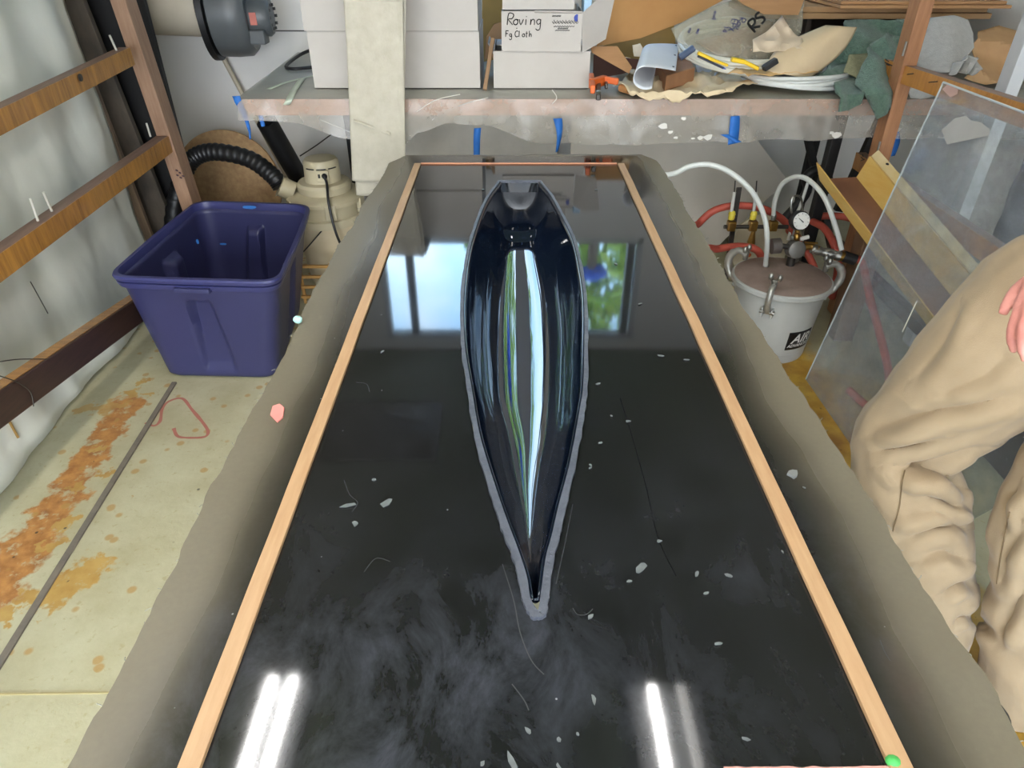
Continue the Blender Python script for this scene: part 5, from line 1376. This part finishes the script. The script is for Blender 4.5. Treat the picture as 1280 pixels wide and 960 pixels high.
# brass valve manifold on a steel post behind the pot
MY = 2.82
man = thing('valve_manifold', 'row of brass valves with yellow knobs behind the pot', 'valve manifold', (U(940, 281, Y=MY).x, MY, 0))
MB().tube([U(905, 283.5, Y=MY), U(985, 283.5, Y=MY)], .0085, 12).build('pipe', dark_steel, man)
ft = U(914, 300, Y=MY + .02); hd_ = U(924, 234, Y=MY + .02); dd = (hd_ - ft) / (hd_.z - ft.z)
plank(ft - dd * ft.z, hd_, .024, .006, 'steel_post', dark_steel, man, up=(0, 1, 0))
yk = mat('yellow_knob', (226, 206, 70), .45)
for k, px in enumerate((914, 941, 966)):
    b_ = MB().box(U(px, 282, Y=MY), (.036, .036, .044)).build('valve_block', brass, man, smooth=False, bevel=.006)
    if k < 2:
        MB().lathe([(.012, -.004), (.014, .004), (.013, .016), (.016, .018), (.012, .03), (.006, .034)], U(px, 273, Y=MY), 16).build('valve_knob', yk, b_)
        MB().tube([U(px + (0 if k == 0 else 1), 266, Y=MY), U(px + 4, 240, Y=MY + .01)], .0075, 10).build('valve_tube', mat('haze_tube', (200, 198, 190), .35), b_)
        MB().tube([U(px + 4, 240, Y=MY + .01), U(px + 5, 226, Y=MY + .01)], .0028, 6).build('valve_wire', dark_steel, b_)
    else:
        MB().lathe([(.010, 0), (.012, .02), (.008, .03)], U(px, 275, Y=MY), 14).build('tube_barb', steel, b_)
MB().lathe([(.014, 0), (.018, .035), (.010, .075), (.008, .09)], U(937, 312, Y=MY), 14).build('drain_nozzle', brass, man)
MB().lathe([(.010, 0), (.012, .008), (.004, .016)], U(936, 317, Y=MY) - V((0, 0, .012)), 12).build('nozzle_tip', mat('orange_plastic', (226, 104, 40), .45), man)
# red hoses
def redhose(pp, label, r=.0155):
    o = MB().tube(cat_curve(pp, 10), r, 14).build('red_hose', red_rubber); return tag(o, label, 'hose')
redhose([V((.78, 2.70, .02)), U(862, 296, Y=2.78), U(874, 279, Y=2.87), U(893, 263, Y=2.88), U(920, 257, Y=2.88), U(950, 260, Y=2.88), U(975, 272, Y=2.90), U(994, 292, Y=2.92), U(1006, 312, Y=2.80), U(1016, 330, Y=2.75), U(1022, 350, Y=2.72)], 'thick red hose arching behind the brass manifold')
redhose([U(1016, 277, Y=2.92), U(1030, 285, Y=2.82), U(1041, 302, Y=2.74), U(1047, 322, Y=2.70), U(1046, 345, Y=2.70), U(1040, 372, Y=2.72)], 'red hose curving down past the gauge on the right')
redhose([V((.80, 2.66, .06)), U(880, 318, Y=2.60), U(898, 311, Y=2.66), U(925, 308, Y=2.68), U(945, 312, Y=2.68), U(952, 324, Y=2.68), U(950, 340, Y=2.70)], 'short red hose loop left of the pot lid')
redhose([U(1066, 323, Y=GY - .04), U(1078, 330, Y=2.44), V((1.35, 2.30, .28)), V((1.36, 2.05, .10)), V((1.30, 1.95, .02)), V((1.25, 2.08, .018))], 'red hose leaving the pot coupler behind the clear sheet', .014)
redhose([U(1046, 352, Y=2.74), U(1062, 352, Y=2.72), U(1078, 362, Y=2.66), U(1090, 382, Y=2.60)], 'red hose end on the floor between pot and trough', .017)
redhose([U(985, 290, Y=2.98), U(1005, 276, Y=3.02), U(1030, 270, Y=3.04), U(1060, 272, Y=3.02), U(1080, 282, Y=2.98)], 'red hose passing behind the gauge towards the rack', .016)
# boxes and oddments behind the pot
def simple_box(name, x, y, z, sx, sy, sz, rot, m, label, cat='box'):
    t = thing(name, label, cat, (x, y, z)); R = Matrix.Rotation(rot, 3, 'Z')
    MB().box((x, y, z + sz / 2 - .003), (sx, sy, sz - .006), R).build('body', m, t, smooth=False, bevel=.003)
    for s in (-1, 1):
        MB().box(V((x, y, z + sz - .002)) + R @ V((0, s * sy / 4, 0)), (sx, sy / 2 - .002, .003), R).build('flap', m, t, smooth=False)
    return t
bd = MB().lathe([(.145, -.012), (.150, -.008), (.150, .008), (.145, .012)], V((1.20, 3.12, .152)), 44, (.15, -1, .25))
tag(bd.build('pale_disc', mat('pale_disc', (196, 186, 160), .6, c2=(178, 166, 138), scale=6), angle=30), 'pale round disc leaning behind the red hoses', 'disc')
blk = MB().tube(cat_curve([V((1.16, 3.22, .02)), U(1002, 250, Y=3.20), U(1008, 222, Y=3.20), U(1022, 212, Y=3.20), U(1034, 220, Y=3.20), U(1036, 240, Y=3.20)], 8), .022, 12)
tag(blk.build('black_hose', black_rubber), 'black hose looping behind the gauge under the bench', 'hose')

# ------------------------------------------------------------------ stained trough resting on the lower rail
trough = None
def build_trough():
    f0 = U(1051, 228, Y=2.60); f1 = U(1202, 424, X=1.40)
    d = (f1 - f0).normalized()
    up = V((0, 0, 1)); up = (up - d * up.dot(d)).normalized(); sd = d.cross(up)   # sd points to -x or +x
    if sd.x < 0: sd = -sd
    t = thing('channel_trough', 'open trough with amber resin stains lying behind the clear sheet', 'trough', f0)
    om = mat('stained_card', (214, 186, 116), .5, c2=(196, 144, 50), scale=7, stretch=(1.2, .5, 3), var=.9, bump=.05)
    inm = mat('trough_bed', (136, 94, 70), .45, c2=(92, 58, 44), scale=6, var=.9)
    e0 = f0 - d * .02; e1 = f1 + d * .06
    def at(e, a, b): return e + sd * a + up * b
    w, h = .072, .085
    MB().slab([at(e0, -w, 0), at(e0, w, 0), at(e1, w, 0), at(e1, -w, 0)], up * .006).build('bed', inm, t, smooth=False)
    MB().slab([at(e0, -w - .001, 0), at(e0 - d * .05, -w - .012, h * .55), at(e1, -w - .012, h * .55), at(e1, -w - .001, 0)], sd * -.006).build('side', om, t, smooth=False)
    MB().slab([at(e0, w + .001, 0), at(e0 - d * .02, w + .03, h * .95), at(e1, w + .03, h * .95), at(e1, w + .001, 0)], sd * .006).build('side', om, t, smooth=False)
    MB().slab([at(e0 - d * .02, w + .037, h * .95), at(e0 - d * .03, w + .062, h * 1.15), at(e1, w + .062, h * 1.15), at(e1, w + .037, h * .95)], up * .004).build('lip', mat('stained_white_card', (224, 210, 176), .6, c2=(206, 174, 104), scale=8, var=.8), t, smooth=False)
    c = at(e0 + d * .06, w + .050, h * 1.05) + up * .010
    MB().lathe([(.006, 0), (.006, .002)], c, 12, up).build('nail_hole', ink, t)
    return t, f0, f1, d
trough, tf0, tf1, td = build_trough()
for k, s in enumerate((.12, .92)):
    c = tf0.lerp(tf1, s)
    simple_box('wooden_block', c.x + (.11 if k == 0 else .02), c.y, 0, .08, .08, c.z - .030, 0, mat('support_wood', (124, 92, 66), .75, c2=(100, 72, 50), scale=9), ('dark wooden block under the far end of the trough', 'dark wooden block under the near end of the trough')[k], 'block')

# white post on the right wall, dark sheet beyond
a, b = U(1233, 175, X=1.66), None
MB_p = MB().box((1.665, a.y, CEIL / 2), (.045, .06, CEIL - .002))
o = MB_p.build('trim_4', white_trim, smooth=False, bevel=.002); struct(o)
bs_ = MB().grid(lambda u, v: (2.05 + .014 * math.sin(u * 21 + 3 * v) + .018 * nz((u * 5, v * 5, 2)), 1.7 + u * 1.05, .18 + v * .68), 40, 30)
tag(bs_.build('hanging_sheet', mat('dark_plastic_sheet', (52, 50, 60), .35, c2=(36, 34, 42), scale=5), fix=False, solid=.003), 'dark crinkled plastic sheet hanging on the side wall behind the clear sheet', 'sheet')
simple_box('carton', 1.66, 1.75, 0, .22, .4, .30, 0, mat('dark_carton', (80, 70, 66), .7), 'dark carton on the floor against the side wall')

# ------------------------------------------------------------------ clear plastic sheet leaning on the right rack
gl_m = film('scratched_clear_sheet', (172, 178, 190), .27, .06, 9, .45, 1.35)
def build_sheet():
    bl = U(1008, 474, z=.004); tl = U(1180, 103, Y=bl.y + .03)
    br = V((bl.x + .02, bl.y - .85, .004)); tr = V((tl.x + .03, tl.y - 1.30, tl.z - .015))
    n = (br - bl).cross(tl - bl).normalized() * .004
    t = thing('clear_sheet', 'large scratched clear plastic sheet leaning on the rack', 'plastic sheet', ((bl.x + br.x) / 2, (bl.y + br.y) / 2, 0))
    MB().slab([bl, br, tr, tl], n).build('sheet', gl_m, t, smooth=False)
    em = mat('sheet_edge', (196, 204, 204), .3)
    MB().tube([bl + n / 2, tl + n / 2], .0030, 6).build('cut_edge', em, t); MB().tube([tl + n / 2, tr + n / 2], .0030, 6).build('cut_edge', em, t)
    # torn paper left stuck on the sheet
    def on(px, py):
        d = ray(px, py); nn = n.normalized(); k = (bl - V((0, 0, CAMZ))).dot(nn) / d.dot(nn); return V((0, 0, CAMZ)) + d * k - nn * (.0015 if nn.dot(d) > 0 else -.0055)
    pl = [on(x, y) for x, y in ((1179, 163), (1196, 148), (1210, 145), (1216, 151), (1228, 153), (1240, 162), (1238, 170), (1186, 181))]
    MB().slab(pl, n * .1).build('paper_remnant', mat('paper_remnant', (176, 172, 166), .8), t, smooth=False)
    pl = [on(x, y) for x, y in ((1180, 112), (1186, 106), (1200, 112), (1199, 118), (1190, 122))]
    MB().slab(pl, n * .1).build('paper_remnant', mat('pink_remnant', (186, 150, 138), .8), t, smooth=False)
    return on
onsheet = build_sheet()
q = MB().tube([onsheet(1148, 377), onsheet(1130, 415)], .0016, 6)
tag(q.build('glass_fibre_strand', mat('strand', (236, 232, 206), .5)), 'pale fibre strand stuck on the clear sheet', 'strand')

# ------------------------------------------------------------------ person
def blob_mesh(chains, voxel, smooth=6, balls=()):
    q = MB()
    for pts, rs in chains:
        pts = [V(p) for p in pts]; n = 10
        P = cat_curve(pts, n); R = [r.x for r in cat_curve([V((r, 0, 0)) for r in rs], n)]
        for i in range(len(P) - 1):
            pass
        q.tube(P, [max(.003, r) for r in R], 16)
        q.sphere(P[0], R[0] * .995, 14, 8); q.sphere(P[-1], R[-1] * .995, 14, 8)
    for c, r, sc in balls: q.sphere(c, r, 20, 12, sc)
    me = bpy.data.meshes.new('tmp'); me.from_pydata([tuple(p) for p in q.v], [], q.f); me.update()
    b = bmesh.new(); b.from_mesh(me); bmesh.ops.recalc_face_normals(b, faces=b.faces[:]); b.to_mesh(me); b.free()
    o = bpy.data.objects.new('tmp', me); COL.objects.link(o)
    m = o.modifiers.new('r', 'REMESH'); m.mode = 'VOXEL'; m.voxel_size = voxel
    m2 = o.modifiers.new('s', 'SMOOTH'); m2.factor = .5; m2.iterations = smooth
    bpy.context.view_layer.update()
    ev = bpy.data.meshes.new_from_object(o.evaluated_get(bpy.context.evaluated_depsgraph_get()))
    bpy.data.objects.remove(o)
    return ev
def from_mesh(me, name, m, parent, disp=None):
    o0 = origin_of(parent)
    if disp:
        ns = [v.normal.copy() for v in me.vertices]
        for v, n in zip(me.vertices, ns): v.co = v.co + n * disp(v.co, n)
    for v in me.vertices: v.co = v.co - o0
    me.materials.clear(); me.materials.append(m); me.polygons.foreach_set('use_smooth', [True] * len(me.polygons)); me.name = name
    o = bpy.data.objects.new(name, me); COL.objects.link(o); o.parent = parent
    return o
skin = mat('skin', (206, 142, 128), .5, c2=(190, 118, 108), scale=20, bump=.08, bscale=180)
khaki = mat('khaki_cloth', (156, 135, 106), .85, c2=(144, 123, 94), scale=9, bump=.12, bscale=420, sheen=.15)
per = thing('person', 'person in loose khaki trousers standing with bent knees beside the table', 'person', (1.08, 1.05, 0))
HR, KR, AR = V((1.02, 1.14, .86)), V((.845, 1.17, .50)), V((.94, .95, .09))
HL, KL, AL = V((1.13, .98, .86)), V((1.06, .955, .46)), V((1.10, .85, .09))
PEL = (HR + HL) / 2 + V((.02, .0, .06)); CH = V((1.07, 1.02, 1.30)); NK = V((1.04, 1.00, 1.46)); HD = V((1.00, .97, 1.58))
SR, SL = V((.93, 1.16, 1.37)), V((1.17, .87, 1.37))
ER, WR = V((1.00, 1.17, 1.15)), V((.868, 1.0, 1.015))
EL, WL = V((1.30, .80, 1.12)), V((1.24, .72, .90))
# body: one skin from head to feet, with separate fingers
def finger_chain(w, dirv, side, ln, spread, curl, r):
    d = (dirv + side * spread).normalized(); dn = side.cross(dirv).normalized()
    p0 = w; p1 = p0 + d * ln * .45 + dn * curl * ln * .12; p2 = p1 + (d + dn * curl * .7).normalized() * ln * .30; p3 = p2 + (d + dn * curl * 1.4).normalized() * ln * .25
    return ([p0 - d * .02, p0, p1, p2, p3], [r * .9, r, r * .95, r * .88, r * .75])
def hand(W, dirv, side, curl, thumb_side):
    """palm, four fingers and thumb; side runs across the knuckles towards the little finger"""
    ch = []; kn = W + dirv * .095
    for s, ln in ((-.030, .072), (-.010, .082), (.011, .076), (.031, .060)):
        k_ = kn + side * s - dirv * (.006 if abs(s) > .02 else 0)
        ch.append(([W + side * s * .5, W + dirv * .05 + side * s * .85, k_], [.019, .0155, .0115]))
        ch.append(finger_chain(k_, dirv, side, ln, s * 3.0, curl, .0092))
    tb = W + dirv * .03 - side * .03
    ch.append(([W + dirv * .015 - side * .012, tb, tb + (dirv * .7 - side * .75).normalized() * .036, tb + (dirv * .95 - side * .45).normalized() * .068], [.016, .014, .011, .009]))
    return ch
dR = V((-.52, -.55, -.62)).normalized(); sR = V((.15, -.80, .58)); sR = (sR - dR * sR.dot(dR)).normalized()
dL = V((-.25, -.15, -.95)).normalized(); sL = V((.7, -.7, 0)); sL = (sL - dL * sL.dot(dL)).normalized()
chains = [
    ([PEL - V((0, 0, .06)), PEL + V((0, 0, .10)), CH - V((0, 0, .05)), CH + V((0, 0, .07)), NK, HD - V((0, 0, .04))], [.13, .13, .145, .115, .055, .055]),
    ([SR, CH + V((0, 0, .05)), SL], [.055, .09, .055]),
    ([SR, ER, WR], [.052, .040, .028]), ([SL, EL, WL], [.052, .040, .028]),
    ([HR, KR, KR.lerp(AR, .35), AR], [.085, .055, .052, .036]), ([HL, KL, KL.lerp(AL, .35), AL], [.085, .055, .052, .036]),
    ([AR, AR + V((-.09, -.02, -.045)), AR + V((-.15, -.03, -.055))], [.036, .03, .022]), ([AL, AL + V((-.09, -.03, -.045)), AL + V((-.15, -.05, -.055))], [.036, .03, .022]),
]
chains += hand(WR, dR, sR, .8, 1) + hand(WL, dL, sL, .5, -1)
fd = V((-.85, -.5, 0)).normalized(); fs = V((-fd.y, fd.x, 0))
balls = [(HD + V((0, 0, .02)), .098, (.88, .95, 1.18)), (HD + fd * .035 + V((0, 0, -.06)), .06, (.9, .9, .9)),
         (HD + fd * .098 + V((0, 0, -.012)), .014, (1, 1, 1.5)), (HD + fd * .106 + V((0, 0, -.028)), .013, (1, 1, .8)),
         (HD + fs * .092, .022, (.6, .8, 1.3)), (HD - fs * .092, .022, (.6, .8, 1.3)), (HD + fd * .088 + V((0, 0, -.066)), .017, (1, 1.4, .5))]
body = from_mesh(blob_mesh(chains, .0055, 3, balls), 'body', skin, per)
for s in (-1, 1):
    e_ = HD + fd * .088 + fs * s * .034 + V((0, 0, .018))
    MB().sphere(e_, .011, 12, 8).build('eye', mat('eye_white', (226, 222, 214), .3), per)
    MB().sphere(e_ + fd * .0075, .005, 10, 6).build('iris', mat('iris', (60, 60, 52), .3), per)
hr = blob_mesh([([HD + fd * .03 + V((0, 0, .13)), HD - fd * .05 + V((0, 0, .11)), HD - fd * .085 + V((0, 0, .02)), HD - fd * .07 - V((0, 0, .05))], [.045, .07, .06, .04])], .008, 4,
               [(HD - fd * .02 + V((0, 0, .055)), .1, (1, 1.0, 1.0))])
from_mesh(hr, 'hair', mat('grey_brown_hair', (96, 84, 72), .7, c2=(70, 60, 52), scale=40, stretch=(4, 4, .6)), per, lambda c, n: .004 * nz(c, 60))
# trousers: baggy, creased where the knees bend
def crease(c, n):
    k = (c - KR).length; kk = max(0, 1 - k / .30)
    a = V((.80, -.35, .30)).normalized(); t1 = a.cross(V((0, 0, 1))).normalized(); t2 = a.cross(t1)
    qv = V((c.dot(a) * 3.2, c.dot(t1) * 11, c.dot(t2) * 11))
    w_ = 1 - abs(nz(qv, 1.0, 3)) * 2.2
    qv2 = V((c.dot(a) * 7, c.dot(t1) * 20, c.dot(t2) * 20)); w2 = nz(qv2, 1.0, 5)
    low = max(0, 1 - abs(c.z - .25) / .3)
    bunch = math.sin(c.z * 62 + 5 * nz(c, 5)) * low
    return .004 + w_ * (.004 + .006 * kk) + w2 * .003 + bunch * .005
tr = blob_mesh([
    ([PEL + V((0, 0, .04)), PEL - V((0, 0, .06))], [.150, .155]),
    ([PEL - V((0, 0, .05)), HR.lerp(PEL, .3)], [.14, .14]), ([PEL - V((0, 0, .05)), HL.lerp(PEL, .3)], [.14, .14]),
    ([HR, HR.lerp(KR, .5) + V((.0, 0, -.015)), KR + V((.012, -.005, .0)), KR.lerp(AR, .28) + V((.025, .0, 0)), KR.lerp(AR, .65) + V((.02, 0, 0)), AR + V((.005, 0, -.02))], [.142, .122, .090, .098, .094, .082]),
    ([HL, HL.lerp(KL, .5), KL, KL.lerp(AL, .35) + V((.01, 0, 0)), AL + V((0, 0, -.02))], [.130, .110, .088, .085, .078]),
], .0055, 5)
from mathutils.bvhtree import BVHTree
def press_folds(me, folds):
    """press cloth folds into a mesh: each is a line over the surface with depth, width and which side bulges"""
    bv = BVHTree.FromPolygons([v.co.copy() for v in me.vertices], [tuple(p.vertices) for p in me.polygons])
    ns = [v.normal.copy() for v in me.vertices]; add = [0.0] * len(me.vertices)
    for pp, A, wd in folds:
        L = []
        for x, y in cat_curve([V((a, b, 0)) for a, b in pp], 6) and [(q.x, q.y) for q in cat_curve([V((a, b, 0)) for a, b in pp], 6)]:
            h = bv.ray_cast(V((0, 0, CAMZ)), ray(x, y).normalized())
            if h[0] is not None: L.append(h[0])
        if len(L) < 3: continue
        n = len(L)
        for i, v in enumerate(me.vertices):
            if (v.co - L[n // 2]).length > .35: continue
            bd, bs = 9, None
            for k in range(n - 1):
                a, b = L[k], L[k + 1]; ab = b - a; t = max(0, min(1, (v.co - a).dot(ab) / max(1e-9, ab.length_squared)))
                dd = (v.co - a - ab * t).length
                if dd < bd: bd, bs = dd, (k + t, ab)
            if bd > 4 * wd: continue
            f, ab = bs; fade = math.sin(math.pi * min(1, max(0, (f + .6) / (n + .2)))) ** .6
            sgn = ab.cross(v.co - L[min(n - 1, int(f))]).dot(ns[i])
            sd_ = bd if sgn > 0 else -bd
            add[i] += fade * A * (-math.exp(-(sd_ / wd) ** 2) * 1.1 + .9 * math.exp(-((sd_ - 1.7 * wd) / (1.1 * wd)) ** 2))
    for v, n, a in zip(me.vertices, ns, add): v.co = v.co + n * a
    me.update()
FOLDS = [([(1280, 552), (1215, 562), (1160, 580), (1128, 584)], .022, .020), ([(1272, 492), (1200, 508), (1140, 520), (1095, 536)], .014, .016),
         ([(1240, 642), (1200, 610), (1160, 590), (1130, 584)], .016, .014), ([(1100, 560), (1140, 556), (1178, 548)], .012, .011),
         ([(1130, 672), (1160, 662), (1195, 658), (1240, 664)], .016, .013), ([(1150, 612), (1175, 622), (1190, 636)], .010, .009),
         ([(1165, 640), (1190, 648), (1206, 660)], .010, .009), ([(1205, 700), (1180, 690), (1150, 700)], .014, .013), ([(1235, 740), (1205, 728), (1175, 742)], .014, .013),
         ([(1240, 790), (1210, 770), (1190, 780)], .012, .012), ([(1200, 390), (1180, 430), (1150, 470)], .007, .016), ([(1260, 440), (1230, 470), (1180, 490)], .008, .014),
         ([(1278, 660), (1262, 690), (1254, 730)], .010, .012), ([(1280, 740), (1262, 770), (1250, 800)], .012, .012), ([(1276, 610), (1262, 630), (1256, 660)], .012, .012)]
press_folds(tr, FOLDS)
trs = from_mesh(tr, 'trousers', khaki, per, crease)
# shirt, belt and shoes
shm = mat('grey_blue_shirt', (96, 108, 128), .85, c2=(82, 94, 114), scale=6, bump=.1, bscale=300)
sh = blob_mesh([([PEL + V((0, 0, .05)), CH - V((0, 0, .08)), CH + V((0, 0, .06)), NK - V((0, 0, .045))], [.160, .185, .165, .085]), ([SR, CH + V((0, 0, .05)), SL], [.085, .135, .085]),
                ([SR, SR.lerp(ER, .6), ER.lerp(SR, .15)], [.075, .064, .06]), ([SL, SL.lerp(EL, .6), EL.lerp(SL, .15)], [.075, .064, .06])], .010, 4)
from_mesh(sh, 'shirt', shm, per, lambda c, n: .004 + .008 * nz(V((c.x * 9, c.y * 9, c.z * 4)), 1.0, 7))
shoe_m = mat('black_shoe', (24, 22, 22), .45)
for A_ in (AR, AL):
    d_ = V((-.9, -.3, 0)).normalized()
    s_ = blob_mesh([([A_ + V((0, 0, -.01)), A_ + V((0, 0, -.04)), A_ + d_ * .08 + V((0, 0, -.045)), A_ + d_ * .17 + V((0, 0, -.058))], [.05, .05, .044, .030])], .007, 4)
    for v in s_.vertices: v.co.z = max(v.co.z, .004)
    so = from_mesh(s_, 'shoe', shoe_m, per)
# double stitched seam down the rear trouser leg and stitch bars below the front knee
def snap(px, py, off=.002):
    dg = bpy.context.evaluated_depsgraph_get(); bpy.context.view_layer.update()
    hit, loc, nn, *_ = scene.ray_cast(dg, V((0, 0, CAMZ)), ray(px, py).normalized())
    return loc - ray(px, py).normalized() * off if hit else None
stm = mat('stitch_thread', (110, 90, 62), .8)
for pp in ([(1131, 588), (1128, 602), (1126, 618), (1124, 634), (1120, 650), (1116, 664)], [(1262, 640), (1256, 670), (1250, 700), (1246, 730)]):
    L_ = [snap(q.x, q.y, .0006) for q in cat_curve([V((a, b, 0)) for a, b in pp], 6)]
    L_ = [p for p in L_ if p is not None and p.z < 1.2]
    if len(L_) > 2: MB().tube(L_, .0014, 6).build('seam', stm, trs)

# ------------------------------------------------------------------ tidy
for o in scene.objects:
    if o.type == 'MESH' and o.parent is None and 'category' not in o and 'kind' not in o: print('UNTAGGED', o.name)
